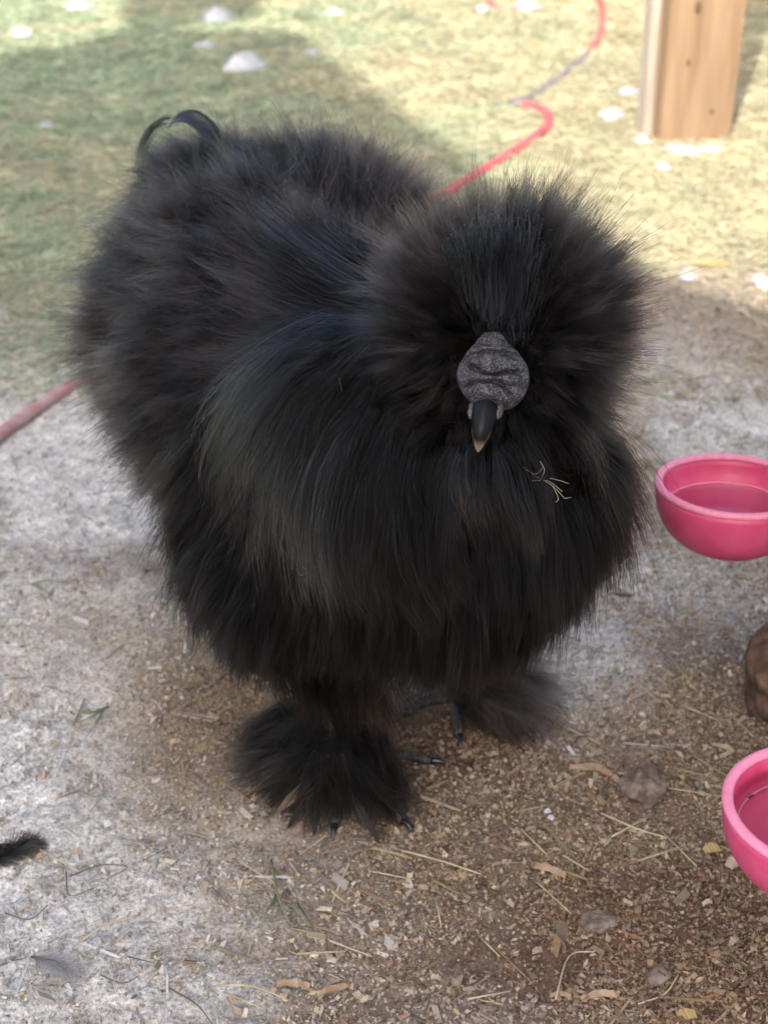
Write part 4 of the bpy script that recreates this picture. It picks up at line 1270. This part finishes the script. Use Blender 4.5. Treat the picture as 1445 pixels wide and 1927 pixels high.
M_straw, ns, ls, b = material('straw', (0.5, 0.42, 0.26), 0.6)
noise_mix(M_straw, 90, (0.30, 0.24, 0.15), (0.48, 0.41, 0.28))
M_twig, *_ = material('dark_twig', (0.10, 0.08, 0.055), 0.8)
M_green, ns, ls, b = material('green_blade', (0.17, 0.19, 0.10), 0.6)
M_pale, *_ = material('pale_chip_wood', (0.50, 0.36, 0.22), 0.75)
noise_mix(M_pale, 120, (0.28, 0.215, 0.15), (0.42, 0.34, 0.25))
M_orange, ns, ls, b = material('orange_chip_wood', (0.5, 0.30, 0.15), 0.75)
noise_mix(M_orange, 120, (0.27, 0.17, 0.105), (0.42, 0.30, 0.20))
M_leaf, *_ = material('dry_leaf', (0.38, 0.28, 0.12), 0.6)

def stem(pix, r, mat, label, cat, group, h=0.004, name='loose_straw'):
    P_ = [G(x, y, h + random.uniform(0, .003)) for x, y in pix]
    P_ = spline(P_, 5) if len(P_) > 2 else [P_[0], P_[0].lerp(P_[1], .5), P_[1]]
    if group:
        a_, b_ = lie(pix)
        label = uniq(a_ + label + ' ' + b_ + ',', (pix[0][0] + pix[-1][0]) / 2, (pix[0][1] + pix[-1][1]) / 2)
    n = len(P_)
    o = tube(name, P_, [r * (1 - .45 * i / (n - 1)) for i in range(n)], mat, None, 6)
    return tag(o, label, cat, group)
MARKS = [((1210, 1475), 'round dirt clod'), ((650, 1560), 'near foot'), ((960, 1400), 'far foot'), ((1400, 1560), 'nearer pink cup'), ((1440, 1300), 'rust-brown rock'), ((540, 1700), 'loose green blades'), ((1125, 1745), 'flat tan clod'),
         ((590, 1860), 'orange shavings'), ((100, 1800), 'pale grey feather'), ((1300, 960), 'upper pink cup'), ((30, 1620), 'black feathers'), ((165, 1345), 'small green sprig'), ((1090, 1876), 'reddish shaving'), ((400, 1350), 'hen\'s belly')]
USED = {}
def where(x, y):
    (mx_p, my_p), nm = min(MARKS, key=lambda m: (m[0][0] - x) ** 2 + (m[0][1] - y) ** 2)
    dx, dy = x - mx_p, y - my_p
    far = 'well ' if math.hypot(dx, dy) > 170 else 'just ' if math.hypot(dx, dy) < 70 else ''
    v = 'below' if dy > 0 else 'above'; h = 'right of' if dx > 0 else 'left of'
    if abs(dx) > 2.2 * abs(dy): rel = far + h
    elif abs(dy) > 2.2 * abs(dx): rel = far + v
    else: rel = far + v + ' and ' + h
    return rel + ' the ' + nm
def uniq(head, x, y):
    t = head + ' ' + where(x, y)
    k = USED.get(t, 0); USED[t] = k + 1
    if k:
        t = t + (', the nearer of two', ', the nearest of three', ', lowest of four')[min(k - 1, 2)]
    return t
def lie(pix):
    (xa, ya), (xb, yb) = pix[0], pix[-1]
    if xa > xb: xa, ya, xb, yb = xb, yb, xa, ya
    s_ = (yb - ya) / max(xb - xa, 1)
    L = math.hypot(xb - xa, yb - ya)
    return ('long ' if L > 100 else 'short ' if L < 65 else ''), ('upright' if abs(s_) > 2 else 'level' if abs(s_) < .2 else 'falling to the right' if s_ > 0 else 'rising to the right')
SG = ('pale straw stem', 'straw', 'pale straw stems lying on the dirt')
for L in ([(755, 1600), (830, 1620), (905, 1645)], [(1045, 1360), (1130, 1400)], [(1150, 1575), (1230, 1530)], [(1240, 1480), (1365, 1500)], [(1300, 1420), (1375, 1465)], [(1130, 1530), (1200, 1560), (1250, 1575)],
          [(450, 1620), (515, 1660)], [(620, 1770), (700, 1800)], [(880, 1880), (960, 1865)], [(980, 1560), (1030, 1610)], [(1060, 1610), (1110, 1640)], [(700, 1640), (780, 1655)], [(1315, 1175), (1358, 1148)],
          [(560, 1795), (650, 1790)], [(430, 1870), (500, 1900)], [(1240, 1560), (1310, 1630)], [(140, 1780), (200, 1740), (262, 1722)], [(60, 1590), (150, 1640)], [(1255, 1230), (1310, 1300)], [(1290, 1330), (1350, 1355)], [(1045, 1225), (1085, 1210)],
          [(900, 1760), (940, 1800)], [(1010, 1660), (1075, 1720)], [(1180, 1270), (1240, 1320)], [(1200, 1620), (1290, 1590)], [(820, 1690), (830, 1745)]):
    stem(L, random.uniform(.0005, .0008), M_straw, *SG)
TG = ('dark twig', 'twig', 'dark twigs on the pale dust')
for L in ([(130, 1650), (190, 1628), (240, 1632), (200, 1655)], [(125, 1640), (132, 1685), (180, 1670)], [(10, 1718), (55, 1730), (90, 1705)], [(320, 1860), (370, 1890), (400, 1927)], [(240, 1800), (290, 1812)], [(190, 1835), (230, 1850), (260, 1838)],
          [(560, 1700), (590, 1745)], [(270, 1620), (315, 1595)], [(115, 1500), (150, 1490), (180, 1500)], [(400, 1670), (430, 1700)]):
    stem(L, random.uniform(.0004, .0006), M_twig, *TG, name='twig')
stem([(1045, 1880), (1070, 1800), (1120, 1790)], .0006, M_straw, 'pale curled stem arching over dark dirt near the bottom', 'straw', None)
stem([(1200, 1890), (1250, 1870), (1275, 1835)], .0006, M_straw, 'pale hooked stem on the darkest dirt at bottom right', 'straw', None)
stem([(390, 1880), (400, 1858), (470, 1855), (540, 1880)], .0008, M_straw, 'long pale green-tinged stem near the bottom left of centre', 'straw', None)

def sprig(pix_list, label):
    e = empty('grass_sprig', G(*pix_list[0][0]), label, 'grass')
    for L in pix_list:
        P_ = spline([G(x, y, .003 + .006 * (i == 1)) for i, (x, y) in enumerate(L)], 5)
        n = len(P_)
        tube('blade', P_, [.0010 * (1 - .7 * i / (n - 1)) for i in range(n)], M_green, e, 6)
sprig([[(510, 1620), (525, 1690), (560, 1765)], [(520, 1685), (500, 1720), (490, 1750)], [(540, 1700), (565, 1715), (580, 1745)]], 'loose green grass blades on dirt below the near foot')
sprig([[(205, 1330), (160, 1342), (125, 1320)], [(200, 1332), (170, 1350), (140, 1362)], [(198, 1332), (180, 1362), (165, 1385)]], 'small green grass sprig on pale dirt left of the bird')
sprig([[(60, 1100), (90, 1092), (130, 1098)], [(66, 1100), (84, 1112), (100, 1120)]], 'faint green blades on the pale dust at the left edge')
sprig([[(1385, 755), (1378, 745), (1372, 735)], [(1388, 756), (1390, 742), (1396, 734)], [(1382, 756), (1366, 750), (1360, 746)]], 'tiny green tuft on pale dust above the upper pink cup')

def chip(px, py, L_px, ang, mat, label, wid=.28, thick=.0012, cat='wood chip', group=None, name='wood_chip', bend=None):
    if bend is None: bend = random.uniform(-.10, .10)
    p = G(px, py, 0.0035)
    L = L_px / F_PX * (p - EYE).length
    d = Vector((math.cos(ang), math.sin(ang), 0)); s = Vector((-d.y, d.x, 0))
    top, n = [], 9
    w = L * wid
    for i in range(n):
        t = i / (n - 1)
        ww = w * (0.55 + 0.45 * math.sin(math.pi * (0.1 + 0.8 * t)) ** .6) * random.uniform(.7, 1.2) / 2
        cc = p + d * (L * (t - .5)) + s * (L * bend * math.sin(t * 3.1)) + Vector((0, 0, .0012 * math.sin(t * 3.14) + random.uniform(0, .0008)))
        sk = d * (random.uniform(-.04, .04) * L)
        top.append((cc - s * ww + sk, cc + s * ww - sk + Vector((0, 0, random.uniform(0, .001)))))
    V = [a for pr_ in top for a in pr_] + [a - Vector((0, 0, thick)) for pr_ in top for a in pr_]
    m = 2 * n
    Fc = []
    for i in range(n - 1):
        a = 2 * i
        Fc += [(a, a + 2, a + 3, a + 1), (m + a, m + a + 1, m + a + 3, m + a + 2), (a, m + a, m + a + 2, a + 2), (a + 1, a + 3, m + a + 3, m + a + 1)]
    Fc += [(0, 1, m + 1, m), (m - 2, 2 * m - 2, 2 * m - 1, m - 1)]
    o = mesh_obj(name, V, Fc, mat, None, smooth=False)
    if group: label = uniq(('broad ' if wid > .43 else 'narrow ') + label, px, py)
    return tag(o, label, cat, group)
chip(1118, 1458, 95, -.45, M_orange, 'long bent orange-tan wood chip left of the round clod', .16, bend=.2)
chip(552, 1855, 60, -.1, M_orange, 'flat orange-tan shaving near the bottom, left one of two', .2)
chip(628, 1862, 62, .35, M_orange, 'curved orange-tan shaving near the bottom, right one of two', .16)
chip(1035, 1638, 60, -.5, M_orange, 'orange-brown wood chip in the dirt below the far foot', .25)
chip(1130, 1878, 70, .1, M_orange, 'reddish-brown shaving on dark dirt at the bottom', .2)
chip(1055, 1875, 36, -.1, M_orange, 'short orange shaving at the bottom beside a reddish one', .25)
chip(1338, 1598, 28, .3, M_leaf, 'yellowish dry leaf scrap beside the nearer pink cup', .7, cat='leaf', name='dry_leaf')
chip(1378, 1622, 30, .9, M_pale, 'tan wood chip tucked beside the nearer pink cup', .7)
chip(1290, 1912, 36, .2, M_leaf, 'yellow dry leaf scrap at the bottom right', .6, cat='leaf', name='dry_leaf')
chip(1335, 495, 70, -.1, M_leaf, 'orange-yellow dry leaf in the sun right of the crest', .4, cat='leaf', name='dry_leaf', thick=.002)
chip(1360, 1408, 40, -.6, M_pale, 'light tan splinter below the rust-brown rock', .22)
chip(1030, 1528, 14, .4, M_white, 'tiny white chip on the dirt right of the near foot', .6)
chip(1036, 1540, 12, -.7, M_white, 'tiny white chip just below another white chip', .6)
for (x, y, l, a) in [(80, 1610, 34, .5), (145, 1605, 30, .2), (440, 1885, 34, .6), (480, 1500, 26, 1.2), (860, 1770, 22, .8), (930, 1420, 20, .2), (1180, 1700, 26, -.6), (1010, 1790, 24, .3), (310, 1600, 20, .5), (740, 1740, 20, .1), (770, 1680, 22, .9), (1230, 1380, 30, -.2),
                     (960, 1700, 24, -.9), (1330, 1700, 26, .4), (690, 1880, 30, .5), (820, 1840, 24, -.3), (1380, 1770, 26, .8), (590, 1640, 20, -.4), (100, 1400, 30, .0), (330, 1395, 26, .4), (1120, 1330, 22, .2), (1200, 1190, 20, -.5)]:
    chip(x, y, l * .75, a, M_pale, 'pale tan wood chip', random.uniform(.3, .55), group='small pale wood chips on the dirt')

# dark feathers at the left edge
def plume(px, py, L_px, ang, mat, label, n=14, K=14, spread=.5):
    p = G(px, py, .004)
    e = empty('loose_feather', p, label, 'feather')
    L = L_px / F_PX * (p - EYE).length
    d = Vector((math.cos(ang), math.sin(ang), 0)); s = Vector((-d.y, d.x, 0))
    tube('quill', [p, p + d * L * .5 + Vector((0, 0, .004)), p + d * L + Vector((0, 0, .001))], [.0008, .0006, .0002], M_twig, e, 6)
    N, M = 420, 5
    t = rng.uniform(.08, 1, N); sg_ = rng.choice([-1, 1], N)
    b0 = np.array(p)[None] + np.array(d)[None] * (L * t)[:, None] + np.array([0, 0, .004])[None] * np.sin(3.1 * t)[:, None]
    dr = np.array(d)[None] * .9 + np.array(s)[None] * (sg_ * spread)[:, None] + rng.normal(0, .22, (N, 3)) + np.array([0, 0, .12])
    ln = L * .42 * np.sin(np.pi * np.clip(.15 + .75 * t, 0, 1)) * rng.uniform(.6, 1.2, N)
    pts = np.stack([b0 + norm(dr) * (ln * k / (M - 1))[:, None] + np.array([0, 0, -.002]) * (k / (M - 1)) ** 2 for k in range(M)], 1)
    pts[:, :, 2] = np.maximum(pts[:, :, 2], .0015)
    o = curves_obj('barbs', pts, np.full((N, M), .00018), mat, e, np.full((N, 3), 1.0)); o['kind'] = 'stuff'
M_greyf = hair_material('grey_loose_down', (0.16, 0.15, 0.15), (0.30, 0.29, 0.29))
plume(-30, 1640, 110, .75, M_foot, 'black fluffy feather poking in at the left edge')
plume(-25, 1600, 60, -.1, M_foot, 'short black feather under another at the left edge')
plume(-15, 1760, 50, 1.9, M_foot, 'dark feather scrap at the left edge, lower one')
plume(60, 1800, 90, -.5, M_greyf, 'pale grey downy feather pressed in the dust at bottom left')
# straw caught in the breast plumage
M_fib, *_ = material('pale_fibre', (0.36, 0.31, 0.24), 0.6)
fib = empty('straw_wisp', S(1030, 905, .042), 'pale straw fibres caught in the plumage beside the beard', 'straw')
for L in ([(985, 880), (1010, 897), (1040, 915), (1062, 938)], [(1016, 868), (1024, 885), (1018, 900)], [(1040, 915), (1050, 938), (1045, 945)], [(1062, 938), (1075, 936)], [(1000, 905), (1030, 905), (1058, 925)], [(1020, 880), (1012, 890), (1000, 893)], [(1035, 900), (1055, 905), (1070, 910)]):
    P_ = [S(x, y, .027) for x, y in L]
    P_ = spline(P_, 5) if len(P_) > 2 else P_
    tube('fibre', P_, .00013, M_fib, fib, 5)
f2 = empty('straw_wisp', S(645, 720, .027), 'single pale straw bit on the neck feathers left of the crest', 'straw')
tube('fibre', [S(636, 704, .027), S(640, 720, .027), S(644, 738, .027)], .00013, M_fib, f2, 5)
f3 = empty('straw_wisp', S(568, 1076, .027), 'tiny pale curled fibre on the lower breast', 'straw')
tube('fibre', spline([S(562, 1078, .027), S(568, 1083, .027), S(575, 1078, .027), S(574, 1070, .027), S(568, 1069, .027)], 5), .00013, M_fib, f3, 5)
